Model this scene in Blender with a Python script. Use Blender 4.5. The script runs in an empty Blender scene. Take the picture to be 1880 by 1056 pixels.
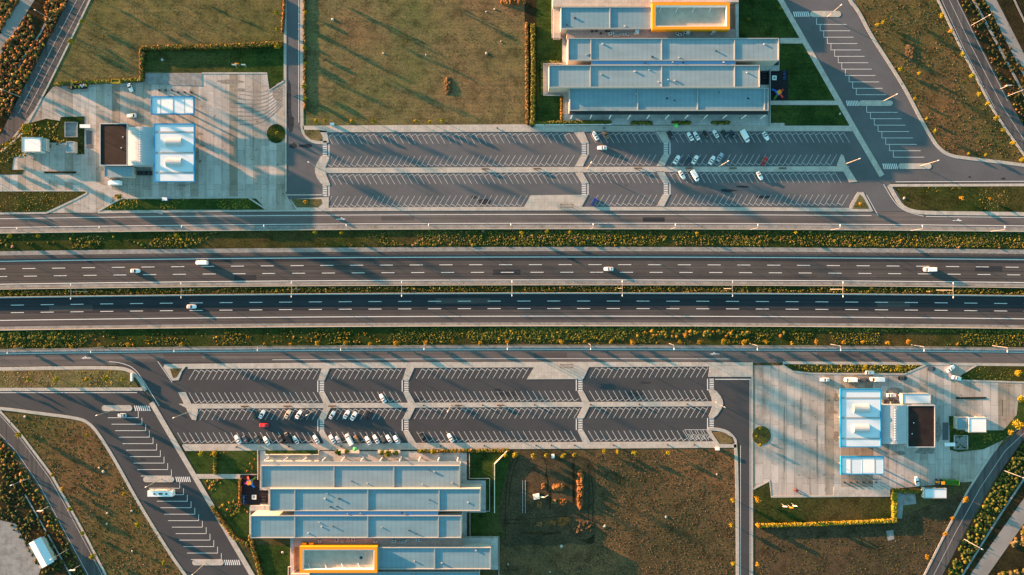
import bpy, bmesh, math, random
import numpy as np
from mathutils import Vector, Matrix, noise
from mathutils.geometry import tessellate_polygon

random.seed(7); rng = np.random.default_rng(7)
SC = bpy.context.scene
COL = SC.collection
S = 0.25; CAMH = 330.0; CX, CY = 940.0, 528.0       # survey units (0.25 m) measured on the ground
SUN_EL, SUN_AZ = 6.3, 27.0

def G(px, py): return ((px-CX)*S, (CY-py)*S)
def P(px, py, z):                                    # a surveyed point lying at height z
    k = (CAMH-z)/CAMH
    return ((px-CX)*S*k, (CY-py)*S*k)
def wy(x): return 7.2e-6*(x-1050)**2                 # the motorway's very slight bend
def lt(x, y): return y + max(0.0, (1200-x))/600*3    # upper lot
def lb(x, y): return y + 4.2*(1300-x)/900            # lower lot

# ------------------------------------------------------------------ materials
def newmat(name):
    m = bpy.data.materials.new(name); m.use_nodes = True
    nt = m.node_tree; b = nt.nodes['Principled BSDF']
    b.inputs['Roughness'].default_value = .9
    b.inputs['Specular IOR Level'].default_value = .15
    return m, nt, b
def c4(c): return (c[0], c[1], c[2], 1)
def N(nt, t, **kw):
    n = nt.nodes.new(t)
    for k, v in kw.items():
        if hasattr(n, k): setattr(n, k, v)
        else: n.inputs[k].default_value = v
    return n
def coords(nt, scale=(1,1,1), rot=0, loc=(0,0,0)):
    g = nt.nodes.new('ShaderNodeNewGeometry'); mp = nt.nodes.new('ShaderNodeMapping')
    nt.links.new(g.outputs['Position'], mp.inputs['Vector'])
    mp.inputs['Scale'].default_value = scale; mp.inputs['Rotation'].default_value = (0,0,rot); mp.inputs['Location'].default_value = loc
    return mp.outputs[0]
def noise_n(nt, vec, sc, det=5, rough=.6):
    n = nt.nodes.new('ShaderNodeTexNoise'); n.inputs['Scale'].default_value = sc
    n.inputs['Detail'].default_value = det; n.inputs['Roughness'].default_value = rough
    nt.links.new(vec, n.inputs['Vector']); return n.outputs['Fac']
def ramp(nt, fac, stops):
    r = nt.nodes.new('ShaderNodeValToRGB'); e = r.color_ramp.elements
    while len(e) < len(stops): e.new(.5)
    for i, (p, c) in enumerate(stops): e[i].position = p; e[i].color = c4(c)
    nt.links.new(fac, r.inputs[0]); return r.outputs[0]
def mix(nt, a, b, fac, mode='MIX'):
    m = nt.nodes.new('ShaderNodeMix'); m.data_type = 'RGBA'; m.blend_type = mode
    for s, v in ((m.inputs[6], a), (m.inputs[7], b)):
        if isinstance(v, tuple): s.default_value = c4(v)
        else: nt.links.new(v, s)
    if isinstance(fac, (int, float)): m.inputs[0].default_value = fac
    else: nt.links.new(fac, m.inputs[0])
    return m.outputs[2]
def bump(nt, b, h, strength, dist):
    n = nt.nodes.new('ShaderNodeBump'); n.inputs['Strength'].default_value = strength; n.inputs['Distance'].default_value = dist
    nt.links.new(h, n.inputs['Height']); nt.links.new(n.outputs[0], b.inputs['Normal'])

def plain(name, c, var=.12, rough=.8, metal=0, sc=1.5, spec=.2):
    m, nt, b = newmat(name)
    v = coords(nt); n = noise_n(nt, v, sc)
    lo = tuple(x*(1-var) for x in c); hi = tuple(min(1, x*(1+var)) for x in c)
    nt.links.new(ramp(nt, n, [(.3, lo), (.7, hi)]), b.inputs['Base Color'])
    b.inputs['Roughness'].default_value = rough; b.inputs['Metallic'].default_value = metal
    b.inputs['Specular IOR Level'].default_value = spec
    return m
def field(name, cols, fine=.5, loc=(0,0,0), rowdir=None, bstr=.5, bdist=.12):
    """rough vegetation / soil: big patches, medium mottling, fine speckle"""
    m, nt, b = newmat(name); v = coords(nt, loc=loc)
    big = noise_n(nt, v, .018, 5, .62)
    col = ramp(nt, big, [(.36, cols[0]), (.5, cols[1]), (.62, cols[2])])
    med = noise_n(nt, v, .16, 8, .72)
    col = mix(nt, col, ramp(nt, med, [(.35, (.45,.45,.42)), (.5, (1,1,1)), (.68, (1.5,1.35,1.15))]), .8, 'MULTIPLY')
    fn = noise_n(nt, v, 1.3, 4, .8)
    col = mix(nt, col, ramp(nt, fn, [(.36, (.35,.38,.32)), (.52, (1,1,1)), (.66, (2.0,1.75,1.35))]), fine, 'MULTIPLY')
    if rowdir is not None:
        v2 = coords(nt, scale=(.02,.9,1) if rowdir == 'x' else (.9,.02,1))
        rows = noise_n(nt, v2, 1.0, 3, .5)
        col = mix(nt, col, ramp(nt, rows, [(.35, (.72,.74,.7)), (.65, (1.25,1.2,1.1))]), .45, 'MULTIPLY')
    nt.links.new(col, b.inputs['Base Color'])
    bump(nt, b, fn, bstr, bdist); b.inputs['Specular IOR Level'].default_value = 0
    return m
def asphalt(name, c, streak=None, patch=.25, loc=(0,0,0)):
    m, nt, b = newmat(name); v = coords(nt, loc=loc)
    big = noise_n(nt, v, .05, 6, .65)
    lo = tuple(x*(1-patch) for x in c); hi = tuple(x*(1+patch) for x in c)
    col = ramp(nt, big, [(.3, lo), (.7, hi)])
    if streak:
        v2 = coords(nt, scale=(.006,1.1,1) if streak == 'x' else (1.1,.006,1))
        col = mix(nt, col, ramp(nt, noise_n(nt, v2, .8, 4, .6), [(.32, (.58,.6,.63)), (.5, (1,1,1)), (.68, (1.4,1.36,1.32))]), .8, 'MULTIPLY')
    fn = noise_n(nt, v, 2.2, 3, .7)
    col = mix(nt, col, ramp(nt, fn, [(.3, (.8,.8,.8)), (.7, (1.18,1.18,1.18))]), .5, 'MULTIPLY')
    spot = noise_n(nt, v, .22, 3, .55)
    col = mix(nt, col, (.35,.36,.38), ramp(nt, spot, [(.69, (0,0,0)), (.76, (.6,.6,.6))]), 'MULTIPLY')
    nt.links.new(col, b.inputs['Base Color']); return m
def paving(name, c, joint=1.5, rot=0, stain=.3):
    m, nt, b = newmat(name); v = coords(nt, rot=rot)
    br = nt.nodes.new('ShaderNodeTexBrick'); nt.links.new(v, br.inputs['Vector'])
    br.offset = 0; br.inputs['Scale'].default_value = 1
    br.inputs['Brick Width'].default_value = joint; br.inputs['Row Height'].default_value = joint
    br.inputs['Mortar Size'].default_value = .05; br.inputs['Mortar Smooth'].default_value = .5
    br.inputs['Color1'].default_value = c4(tuple(x*.93 for x in c)); br.inputs['Color2'].default_value = c4(tuple(min(1,x*1.06) for x in c))
    br.inputs['Mortar'].default_value = c4(tuple(x*.72 for x in c))
    st = noise_n(nt, v, .3, 6, .7)
    col = mix(nt, br.outputs['Color'], ramp(nt, st, [(.34, (.62,.62,.6)), (.55, (1,1,1)), (.75, (1.12,1.1,1.06))]), stain*2, 'MULTIPLY')
    nt.links.new(col, b.inputs['Base Color']); return m
def apron(name, c, loc=(0,0,0)):
    m, nt, b = newmat(name); v = coords(nt, rot=math.pi/2, loc=loc)
    br = nt.nodes.new('ShaderNodeTexBrick'); nt.links.new(v, br.inputs['Vector'])
    br.offset = .25; br.inputs['Scale'].default_value = 1
    br.inputs['Brick Width'].default_value = 9.0; br.inputs['Row Height'].default_value = 3.6
    br.inputs['Mortar Size'].default_value = .09; br.inputs['Mortar Smooth'].default_value = .6
    br.inputs['Color1'].default_value = c4(tuple(x*.86 for x in c)); br.inputs['Color2'].default_value = c4(tuple(min(1,x*1.10) for x in c))
    br.inputs['Mortar'].default_value = c4(tuple(x*.5 for x in c))
    v3 = coords(nt, scale=(1/3.6,.004,1), loc=loc)
    wn = nt.nodes.new('ShaderNodeTexWhiteNoise'); sn = nt.nodes.new('ShaderNodeVectorMath'); sn.operation = 'FLOOR'
    nt.links.new(v3, sn.inputs[0]); nt.links.new(sn.outputs[0], wn.inputs['Vector'])
    col = mix(nt, br.outputs['Color'], ramp(nt, wn.outputs['Value'], [(0, (.60,.55,.47)), (.25, (.85,.82,.76)), (.5, (1,1,1)), (1, (1.15,1.17,1.2))]), .95, 'MULTIPLY')
    v2 = coords(nt, scale=(.5,.05,1)); st = noise_n(nt, v2, .7, 6, .7)
    col = mix(nt, col, ramp(nt, st, [(.3, (.5,.47,.42)), (.5, (1,1,1)), (.75, (1.08,1.07,1.05))]), .7, 'MULTIPLY')
    st2 = noise_n(nt, coords(nt), .09, 7, .7)
    col = mix(nt, col, ramp(nt, st2, [(.3, (.6,.58,.55)), (.5, (1,1,1)), (.75, (1.08,1.07,1.05))]), .8, 'MULTIPLY')
    st3 = noise_n(nt, coords(nt), .45, 3, .6)
    col = mix(nt, col, (.4,.34,.28), ramp(nt, st3, [(.63, (0,0,0)), (.73, (.8,.8,.8))]), 'MULTIPLY')
    nt.links.new(col, b.inputs['Base Color']); return m
def metal_roof(name, c, pitch=1.0, axis='x', depth=.25, var=.1, curve=False):
    m, nt, b = newmat(name)
    v = coords(nt, scale=(1/pitch,.001,1) if axis == 'x' else (.001,1/pitch,1))
    w = nt.nodes.new('ShaderNodeTexWave'); w.bands_direction = 'X' if axis == 'x' else 'Y'
    w.inputs['Scale'].default_value = .32; w.inputs['Distortion'].default_value = 0
    nt.links.new(v, w.inputs['Vector'])
    n = noise_n(nt, coords(nt, scale=(.3,1,1)), .25, 6, .65)
    col = ramp(nt, n, [(.3, tuple(x*(1-var) for x in c)), (.7, tuple(min(1,x*(1+var)) for x in c))])
    col = mix(nt, col, ramp(nt, w.outputs['Fac'], [(0, (1-depth,)*3), (.18, (1,1,1)), (1, (1,1,1))]), .8, 'MULTIPLY')
    nt.links.new(col, b.inputs['Base Color']); b.inputs['Roughness'].default_value = .55
    b.inputs['Specular IOR Level'].default_value = .3
    return m
def leafmat(name, a, bcol, c=None, vcol=False):
    m, nt, b = newmat(name)
    if vcol:
        at = nt.nodes.new('ShaderNodeAttribute'); at.attribute_name = 'Col'; col = at.outputs['Color']
    else:
        oi = nt.nodes.new('ShaderNodeObjectInfo')
        n = noise_n(nt, coords(nt), 1.4, 3, .7)
        ad = nt.nodes.new('ShaderNodeMath'); ad.operation = 'ADD'; nt.links.new(oi.outputs['Random'], ad.inputs[0]); nt.links.new(n, ad.inputs[1])
        ad2 = nt.nodes.new('ShaderNodeMath'); ad2.operation = 'MULTIPLY'; ad2.inputs[1].default_value = .5; nt.links.new(ad.outputs[0], ad2.inputs[0])
        col = ramp(nt, ad2.outputs[0], [(.2, a), (.5, bcol), (.8, c or bcol)])
    nt.links.new(col, b.inputs['Base Color']); b.inputs['Specular IOR Level'].default_value = .05
    return m

M = {}
M['ground'] = field('farmland', [(.060,.062,.028),(.085,.068,.032),(.10,.072,.036)], loc=(50,90,0))
M['f_green'] = field('olive meadow', [(.082,.088,.034),(.118,.105,.046),(.140,.110,.056)], .55, rowdir='x', loc=(13,7,0), bstr=.3)
M['f_olive'] = field('mown field', [(.085,.098,.040),(.130,.112,.055),(.150,.104,.056)], .55, rowdir='x', loc=(90,40,0), bstr=.3)
M['f_brown'] = field('dry weedy field', [(.070,.068,.026),(.105,.078,.034),(.130,.078,.038)], .75, loc=(-70,10,0))
M['f_dirt'] = field('bare earth', [(.058,.050,.026),(.098,.068,.036),(.150,.085,.042)], .8, loc=(-40,-60,0))
M['f_dark'] = field('disturbed earth', [(.042,.040,.024),(.064,.050,.030),(.080,.056,.034)], .7, loc=(4,-20,0))
M['f_mulch'] = field('dark scrub ground', [(.020,.022,.012),(.034,.026,.014),(.050,.032,.015)], .7)
M['lawn'] = field('lawn', [(.020,.042,.012),(.036,.060,.016),(.062,.066,.024)], .6, bstr=.35, rowdir='x', loc=(17,3,0))
M['verge'] = field('rough verge', [(.018,.036,.009),(.034,.044,.013),(.060,.050,.020)], .8)
M['a_lot'] = asphalt('parking asphalt', (.096,.098,.104), patch=.16)
M['a_lot2'] = asphalt('darker parking asphalt', (.050,.052,.056), patch=.14, loc=(33,2,0))
M['a_hw'] = asphalt('motorway asphalt', (.066,.059,.056), streak='x', patch=.15)
M['a_hw2'] = asphalt('dark motorway asphalt', (.028,.031,.036), streak='x', patch=.15)
M['a_shoulder'] = asphalt('shoulder asphalt', (.074,.066,.064), streak='x', patch=.15)
M['a_serv'] = asphalt('service road asphalt', (.105,.094,.090), streak='x', patch=.15)
M['a_side'] = asphalt('side road asphalt', (.072,.068,.068), streak='y', patch=.2)
M['old_road'] = asphalt('old pale road', (.22,.21,.20), patch=.2)
M['walk'] = paving('concrete walkway', (.41,.375,.33), 1.5, stain=.25)
M['kerb'] = paving('kerbstone', (.38,.36,.32), 1.0, stain=.2)
M['strip'] = paving('concrete drain strip', (.235,.24,.235), 2.5, stain=.45)
M['apron'] = apron('concrete forecourt slabs', (.37,.335,.30))
M['terrace'] = paving('terrace paving', (.43,.42,.40), 1.2, stain=.3)
M['tdeck'] = paving('roof deck paving', (.30,.23,.20), 1.0, stain=.25)
M['sunk'] = plain('beige gravel roof', (.40,.34,.27), .15, sc=.4)
M['paint'] = plain('road paint', (.62,.61,.58), .12, sc=3)
M['paint_m'] = plain('used road paint', (.50,.49,.46), .3, sc=2.5)
M['paint_f'] = plain('worn road paint', (.42,.41,.39), .3, sc=2.5)
M['roof'] = metal_roof('blue grey roofing', (.155,.25,.29), 2.2, 'x', .16, .13)
M['roof_l'] = metal_roof('pale roofing', (.195,.27,.30), 2.2, 'x', .16, .12)
M['roof_b'] = metal_roof('bluish strip roofing', (.13,.27,.46), 1.2, 'x', .15, .08)
M['white_roof'] = metal_roof('white canopy sheet', (.56,.64,.68), 1.0, 'x', .08, .05)
M['corr'] = metal_roof('corrugated barrel roof', (.36,.39,.40), .9, 'y', .22, .06)
M['parapet'] = plain('parapet coping', (.27,.30,.30), .06)
M['wallc'] = plain('rendered wall', (.42,.39,.35), .08)
M['orange'] = plain('orange cladding', (.74,.27,.012), .06, rough=.5)
M['blue'] = plain('blue fascia', (.012,.20,.40), .05, rough=.5)
M['white'] = plain('white painted metal', (.72,.72,.70), .04, rough=.5)
M['cream'] = plain('cream painted metal', (.70,.62,.48), .04, rough=.5)
M['brown'] = plain('dark brown roofing felt', (.020,.012,.010), .45, sc=.25)
M['dark'] = plain('dark metal', (.03,.032,.035), .2)
M['glass'] = plain('dark glazing', (.02,.025,.03), .1, rough=.15, spec=.6)
M['pole'] = plain('galvanised steel', (.32,.32,.31), .05, rough=.5)
M['barrier'] = plain('concrete barrier', (.40,.37,.31), .1)
M['black'] = plain('black rubber mat', (.012,.010,.014), .2)
M['hvac'] = plain('light grey machine casing', (.40,.42,.42), .08)
M['pole_c'] = plain('cream steel', (.38,.34,.27), .05)
M['trunk'] = plain('bark', (.07,.045,.03), .3)
M['tree_y'] = leafmat('yellow autumn leaves', (.17,.175,.014), (.23,.19,.014), (.28,.175,.016))
M['tree_o'] = leafmat('golden autumn leaves', (.22,.15,.014), (.28,.165,.014), (.27,.13,.016))
M['tree_g'] = leafmat('green leaves', (.05,.085,.012), (.10,.12,.014), (.16,.15,.016))
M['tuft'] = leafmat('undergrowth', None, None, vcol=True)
M['soil_o'] = field('orange spoil earth', [(.11,.058,.026),(.17,.08,.030),(.13,.075,.036)], .9)
M['tyre'] = plain('rubber tyre', (.02,.02,.02), .1)
M['skid'] = plain('rubber stain on concrete', (.17,.16,.15), .35, sc=.8)
M['stain'] = plain('oily concrete', (.20,.18,.155), .4, sc=1.2)
M['yellow'] = plain('yellow painted steel', (.62,.38,.03), .08, rough=.5)
M['green'] = plain('green painted steel', (.07,.20,.02), .08, rough=.5)
M['pgreen'] = plain('bright green cloth', (.10,.55,.12), .08)
M['red'] = plain('red plastic', (.55,.03,.02), .05, rough=.4)
M['pblue'] = plain('blue plastic', (.02,.18,.60), .05, rough=.4)
M['ppink'] = plain('pink plastic', (.60,.05,.25), .05, rough=.4)
M['wood'] = plain('weathered timber', (.10,.065,.04), .2)

def paint_car(n, c, rough=.3): return plain('car paint '+n, c, .02, rough=rough, spec=.5)
CARP = {'white': paint_car('white', (.78,.78,.77)), 'black': paint_car('black', (.015,.016,.018)), 'grey': paint_car('dark grey', (.05,.055,.06)),
        'silver': paint_car('silver', (.34,.40,.45)), 'red': paint_car('red', (.42,.012,.018)), 'blue': paint_car('blue', (.01,.035,.22)),
        'green': paint_car('dark green', (.015,.035,.035)), 'cream': paint_car('cream', (.60,.50,.36)), 'navy': paint_car('navy', (.02,.04,.07)),
        'bronze': paint_car('bronze', (.20,.12,.06))}
M['lamp_red'] = plain('tail lamp', (.4,.01,.01), .02); M['lamp_clear'] = plain('head lamp glass', (.7,.7,.68), .02, rough=.2)

# ------------------------------------------------------------------ builders
def link(name, me, mats, parent=None):
    for mt in (mats if isinstance(mats, (list, tuple)) else [mats]): me.materials.append(mt)
    o = bpy.data.objects.new(name, me); COL.objects.link(o)
    if parent: o.parent = parent
    return o
def from_bm(name, bm, m, parent=None, smooth=False):
    bmesh.ops.recalc_face_normals(bm, faces=bm.faces)
    me = bpy.data.meshes.new(name); bm.to_mesh(me); bm.free()
    if smooth:
        for p in me.polygons: p.use_smooth = True
    return link(name, me, m, parent)
def tag(o, label, cat, group=None):
    o['label'] = label; o['category'] = cat
    if group: o['group'] = group
    return o
def struct(o): o['kind'] = 'structure'; return o
def stuff(o, label, cat): o['kind'] = 'stuff'; o['label'] = label; o['category'] = cat; return o
def thing(name, label, cat, loc=(0,0,0), rz=0, group=None):
    o = bpy.data.objects.new(name, None); COL.objects.link(o); o.empty_display_size = .3
    o.location = loc; o.rotation_euler = (0,0,rz); return tag(o, label, cat, group)
def add_poly(bm, pts, z0, z1=None):
    """flat sheet at z0, or a solid slab from z0 up to z1; pts in metres"""
    zt = z0 if z1 is None else z1
    top = [bm.verts.new((x,y,zt)) for x,y in pts]
    for t in tessellate_polygon([[Vector((x,y,0)) for x,y in pts]]):
        try:
            f = bm.faces.new([top[i] for i in t]); f.normal_update()
            if f.normal.z < 0: f.normal_flip()
        except ValueError: pass
    if z1 is not None:
        bot = [bm.verts.new((x,y,z0)) for x,y in pts]; n = len(pts)
        for i in range(n): bm.faces.new((top[i], top[(i+1)%n], bot[(i+1)%n], bot[i]))
def add_box(bm, x0, y0, x1, y1, z0, z1):
    v = [bm.verts.new(p) for p in ((x0,y0,z0),(x1,y0,z0),(x1,y1,z0),(x0,y1,z0),(x0,y0,z1),(x1,y0,z1),(x1,y1,z1),(x0,y1,z1))]
    for f in ((0,3,2,1),(4,5,6,7),(0,1,5,4),(1,2,6,5),(2,3,7,6),(3,0,4,7)): bm.faces.new([v[i] for i in f])
def offs(pts, w):
    """left/right offset of an open polyline (metres)"""
    L, R = [], []
    for i, p in enumerate(pts):
        a = Vector(pts[max(0,i-1)]); b = Vector(pts[min(len(pts)-1,i+1)]); d = (b-a).normalized(); n = Vector((-d.y, d.x))
        L.append((p[0]+n.x*w/2, p[1]+n.y*w/2)); R.append((p[0]-n.x*w/2, p[1]-n.y*w/2))
    return L, R
def add_path(bm, pts, w, z0, z1=None):
    L, R = offs(pts, w); zt = z0 if z1 is None else z1
    a = [bm.verts.new((x,y,zt)) for x,y in L]; b = [bm.verts.new((x,y,zt)) for x,y in R]
    for i in range(len(a)-1): bm.faces.new((b[i], b[i+1], a[i+1], a[i]))
    if z1 is not None:
        c = [bm.verts.new((x,y,z0)) for x,y in L]; d = [bm.verts.new((x,y,z0)) for x,y in R]
        for i in range(len(a)-1):
            bm.faces.new((a[i], a[i+1], c[i+1], c[i])); bm.faces.new((b[i+1], b[i], d[i], d[i+1]))
        bm.faces.new((a[0], c[0], d[0], b[0])); bm.faces.new((a[-1], b[-1], d[-1], c[-1]))
def smooth_path(pts, it=2):
    for _ in range(it):
        q = [pts[0]]
        for a, b in zip(pts[:-1], pts[1:]):
            q += [(a[0]*.75+b[0]*.25, a[1]*.75+b[1]*.25), (a[0]*.25+b[0]*.75, a[1]*.25+b[1]*.75)]
        q.append(pts[-1]); pts = q
    return pts
def sheet(name, px, z, m, z1=None):
    bm = bmesh.new(); add_poly(bm, [G(*p) for p in px], z, z1); return struct(from_bm(name, bm, m))
def pathway(name, px, wpx, z, m, z1=None, sm=0):
    if sm: px = smooth_path(px, sm)
    bm = bmesh.new(); add_path(bm, [G(*p) for p in px], wpx*S, z, z1); return struct(from_bm(name, bm, m))
XS = [-1400, -1000, -700, -400] + list(range(-200, 2081, 60)) + [2400, 2800, 3300]
def strip(name, y0, y1, z, m, z1=None, x0=None, x1=None):
    xs = [x for x in XS if (x0 is None or x > x0) and (x1 is None or x < x1)]
    if x0 is not None: xs = [x0]+xs
    if x1 is not None: xs = xs+[x1]
    bm = bmesh.new(); yc = (y0+y1)/2
    add_path(bm, [G(x, yc+wy(x)) for x in xs], (y1-y0)*S, z, z1); return struct(from_bm(name, bm, m))
def tube(bm, a, b, r0, r1, seg=6):
    a = Vector(a); b = Vector(b); q = (b-a).to_track_quat('Z','Y').to_matrix()
    ra = [bm.verts.new(a + q @ Vector((r0*math.cos(t*2*math.pi/seg), r0*math.sin(t*2*math.pi/seg), 0))) for t in range(seg)]
    rb = [bm.verts.new(b + q @ Vector((r1*math.cos(t*2*math.pi/seg), r1*math.sin(t*2*math.pi/seg), 0))) for t in range(seg)]
    for i in range(seg): bm.faces.new((ra[i], ra[(i+1)%seg], rb[(i+1)%seg], rb[i]))
    bm.faces.new(ra[::-1]); bm.faces.new(rb)
def copy_tree(o, parent=None):
    c = o.copy(); COL.objects.link(c)
    if parent: c.parent = parent
    for ch in list(o.children): copy_tree(ch, c)
    return c

# ================================================================== GROUND
sheet('ground', [(-9000,-9000),(11000,-9000),(11000,10000),(-9000,10000)], -.06, M['ground'])
Z0 = -.02
sheet('field', [(168,-300),(520,-300),(520,150),(262,152),(97,160)], Z0, M['f_green'])
sheet('field', [(556,-300),(975,-300),(975,231),(556,231)], Z0, M['f_olive'])
sheet('field', [(1560,-300),(1640,-300),(1722,0),(1882,292),(1882,305),(1742,290),(1705,245),(1600,65),(1570,10)], Z0, M['f_brown'])
sheet('field', [(0,757),(64,762),(150,772),(185,800),(341,1056),(400,1160),(260,1160),(192,1053),(94,873)], Z0, M['f_brown'])
sheet('field', [(905,822),(1352,822),(1352,1300),(905,1300)], Z0, M['f_dirt'])
sheet('field', [(1384,960),(1646,952),(1772,900),(1697,1056),(1600,1250),(1384,1250)], Z0, M['f_dark'])
sheet('field', smooth_path([(940,834),(1000,829),(1068,836),(1090,850),(1096,900),(1086,945),(1092,992),(1078,1004),(1050,996),(1020,1004),(960,998),(922,1010),(918,960),(925,900),(932,860),(940,834)],2)[:-1], Z0+.01, M['f_dark'])
sheet('field', smooth_path([(1040,974),(1062,962),(1085,958),(1094,985),(1088,1003),(1066,992),(1040,984),(1040,974)],2)[:-1], Z0+.014, M['f_mulch'])
# scrub belts beside the outer roads
sheet('verge', [(-300,160),(-300,700),(0,280),(24,200),(128,0),(200,-200),(100,-200)], Z0, M['f_mulch'])
sheet('verge', [(1700,-120),(1757,0),(1880,232),(1980,420),(1980,-120)], Z0, M['f_mulch'])
sheet('verge', [(-300,700),(0,802),(158,1056),(260,1240),(-300,1240)], Z0, M['f_mulch'])
sheet('verge', [(1880,790),(1731,1056),(1640,1240),(2100,1240),(2100,700)], Z0, M['f_mulch'])

# ================================================================== MOTORWAY AND SERVICE ROADS
strip('verge', 420, 453, .0, M['verge'])
strip('verge', 524, 537, .0, M['verge'])
strip('verge', 598, 634, .0, M['verge'])
strip('road', 386, 412.5, .02, M['a_serv'])
strip('road', 641, 665, .02, M['a_serv'])
strip('road', 461, 472.5, .02, M['a_shoulder']); strip('road', 472.5, 516, .02, M['a_hw'])
strip('road', 473.5, 478.5, .03, M['a_hw2'])  # darker band just below the upper edge line
strip('road', 537, 581, .02, M['a_hw2']); strip('road', 581, 592, .02, M['a_shoulder'])  # dark asphalt carries painted shade of the median; sunlit lower edge overlaid paler
strip('road', 569, 581, .03, M['a_hw'])
for y0, y1 in ((412.5,419.2),(453.5,460.6),(516,521.5),(592,597),(635,640.6)): strip('concrete_strip', y0, y1, .05, M['strip'], .08)
bm = bmesh.new()
def hline(bm, y, w=.26, z=.045, x0=None, x1=None):
    xs = [x for x in XS if (x0 is None or x > x0) and (x1 is None or x < x1)]
    if x0 is not None: xs = [x0]+xs
    if x1 is not None: xs = xs+[x1]
    add_path(bm, [G(x, y+wy(x)) for x in xs], w, z)
for y in (472, 514, 539, 580.5): hline(bm, y, .34)
hline(bm, 410, .28); hline(bm, 393.8, .25, x0=-300, x1=1600); hline(bm, 394.5, .22, x0=1700, x1=2200); hline(bm, 642, .26); hline(bm, 658.5, .2, x0=500, x1=1340)
for yy, ph in ((486, 41),(500, 44),(552.8, 20),(566.6, 20)):
    for k in range(-10, 44):
        x = ph + 54.7*k
        add_path(bm, [G(x, yy+wy(x)), G(x+24, yy+wy(x+24))], .28, .045)
def arrow(bm, x, y, s):
    add_path(bm, [G(x-9*s, y), G(x+3*s, y)], .3, .045)
    add_poly(bm, [G(x+3*s, y-1.6), G(x+9*s, y), G(x+3*s, y+1.6)], .045)
    add_poly(bm, [G(x-2*s, y-.3), G(x+1*s, y-3.2), G(x+3*s, y-3.2), G(x+1*s, y-.3)], .046)
for x, y, s in ((626,402.5,1),(1758,405,1),(158,657.5,-1),(1312,650,-1)): arrow(bm, x, y, s)
struct(from_bm('road_markings', bm, M['paint']))

def barrier(y, label, h=.85, w=.45):
    bm = bmesh.new(); xs = [x for x in XS if -1400 <= x <= 3300]
    pts = [G(x, y+wy(x)) for x in xs]
    add_path(bm, pts, w, 0, h*.35); add_path(bm, pts, w*.5, h*.35, h)
    tag(from_bm('barrier', bm, M['barrier']), label, 'barrier')
barrier(420.4, 'long pale barrier between upper service road and the wide upper verge')
barrier(523.2, 'long pale barrier on the upper side of the narrow planted median')
barrier(598.3, 'long pale barrier between lower carriageway and the lower verge', .8)
def rail(y, label, h=.75):
    bm = bmesh.new(); pts = [G(x, y+wy(x)) for x in XS]
    add_path(bm, pts, .12, h-.3, h)
    xs = [x for x in XS]
    for k in range(-30, 150):
        x = k*16+8; X, Y = G(x, y+wy(x)); add_box(bm, X-.05, Y-.12, X+.05, Y-.06, 0, h)
    tag(from_bm('guardrail', bm, M['pole']), label, 'guardrail')
rail(461.0, 'galvanised guardrail along the upper hard shoulder of the motorway')
barrier(537.6, 'long concrete barrier on the lower side of the narrow planted median', 1.5, .3)
rail(633.6, 'galvanised guardrail below the row of yellow trees on the lower verge', .7)

# ================================================================== UPPER SERVICE AREA: surfaces
A = M['a_lot']
sheet('road', [(526,-300),(548,-300),(549,200),(551,238),(570,262),(600,262),(600,388),(526,388)], .02, M['a_side'] and A)
sheet('parking_ground', [(599,240),(1572,238),(1640,345),(1690,388),(599,388)], .024, A)
sheet('parking_ground', [(1395,-60),(1560,-60),(1572,12),(1598,62),(1722,268),(1742,284),(1885,303),(2300,360),(2300,336),(1636,336),(1618,330),(1571,241),(1433,0)], .022, A)
# raised walkways
K = .13
pathway('pavement', [(523.5,-300),(523.5,148)], 5, 0, M['kerb'], K)
pathway('kerb', [(525,148),(525,352)], 2.2, 0, M['kerb'], K)
pathway('pavement', [(553.5,-300),(553.5,225),(556,243),(566,256),(580,262),(600,262)], 6, 0, M['kerb'], K, sm=2)
sheet('pavement', [(556,231),(1036,228),(1036,231),(1412,230),(1412,226),(1440,226),(1440,231),(1562,231),(1572,241),(590,243),(556,238)], 0, M['walk'], K)
sheet('flowerbed', [(558,238.5),(586,238.5),(593,254),(586,259),(570,256),(560,247)], .1, M['f_olive'], K+.02)
sheet('pavement', [(586,239),(600,241),(604,262),(594,262)], 0, M['walk'], K)
def lotwalk(x, f, top, first=True, last=True):
    """zig-zag walkway crossing the two aisles at x (crossing's left edge)"""
    s = 1 if top else -1
    def q(pts): return [(a, f(a, b)) for a, b in pts]
    return q
T = lambda pts: [(a, lt(a, b)) for a, b in pts]
Bt = lambda pts: [(a, lb(a, b)) for a, b in pts]
sheet('pavement', T([(586,305.2),(1560,305.2),(1548,315),(586,315)]), 0, M['walk'], K)
for x in (1066, 1216):
    sheet('pavement', T([(x-13,241),(x+6,241),(x+15,262),(x+1,262)]), 0, M['walk'], K)
    sheet('pavement', T([(x+1,284),(x+14,284),(x+4,305.1),(x-11,305.1)]), 0, M['walk'], K)
    sheet('pavement', T([(x-11,315.1),(x+3,315.1),(x+15,336),(x+2,336)]), 0, M['walk'], K)
sheet('pavement', T([(1217,357),(1230,357),(1219,379.1),(1205,379.1)]), 0, M['walk'], K)
sheet('pavement', T([(974,357.5),(1080,357),(1068,379.1),(962,379.1)]), 0, M['walk'], K)
sheet('pavement', smooth_path([(590,286),(604,286),(605,292),(597,306),(597,316),(606,338),(606,341),(592,341),(579,322),(578,306),(590,286)],1)[:-1], 0, M['walk'], K+.01)
sheet('pavement', [(1544,283),(1549,286),(1553,301),(1574,334),(1559,335),(1549,316),(1536,303)], 0, M['walk'], K+.01)
sheet('pavement', [(1560,377),(1574,353),(1585,353),(1603,388),(1560,388)], 0, M['walk'], K+.005)
sheet('flowerbed', [(1564,383.5),(1578,357),(1584,362),(1596,383.5)], .1, M['f_olive'], K+.03)
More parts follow.
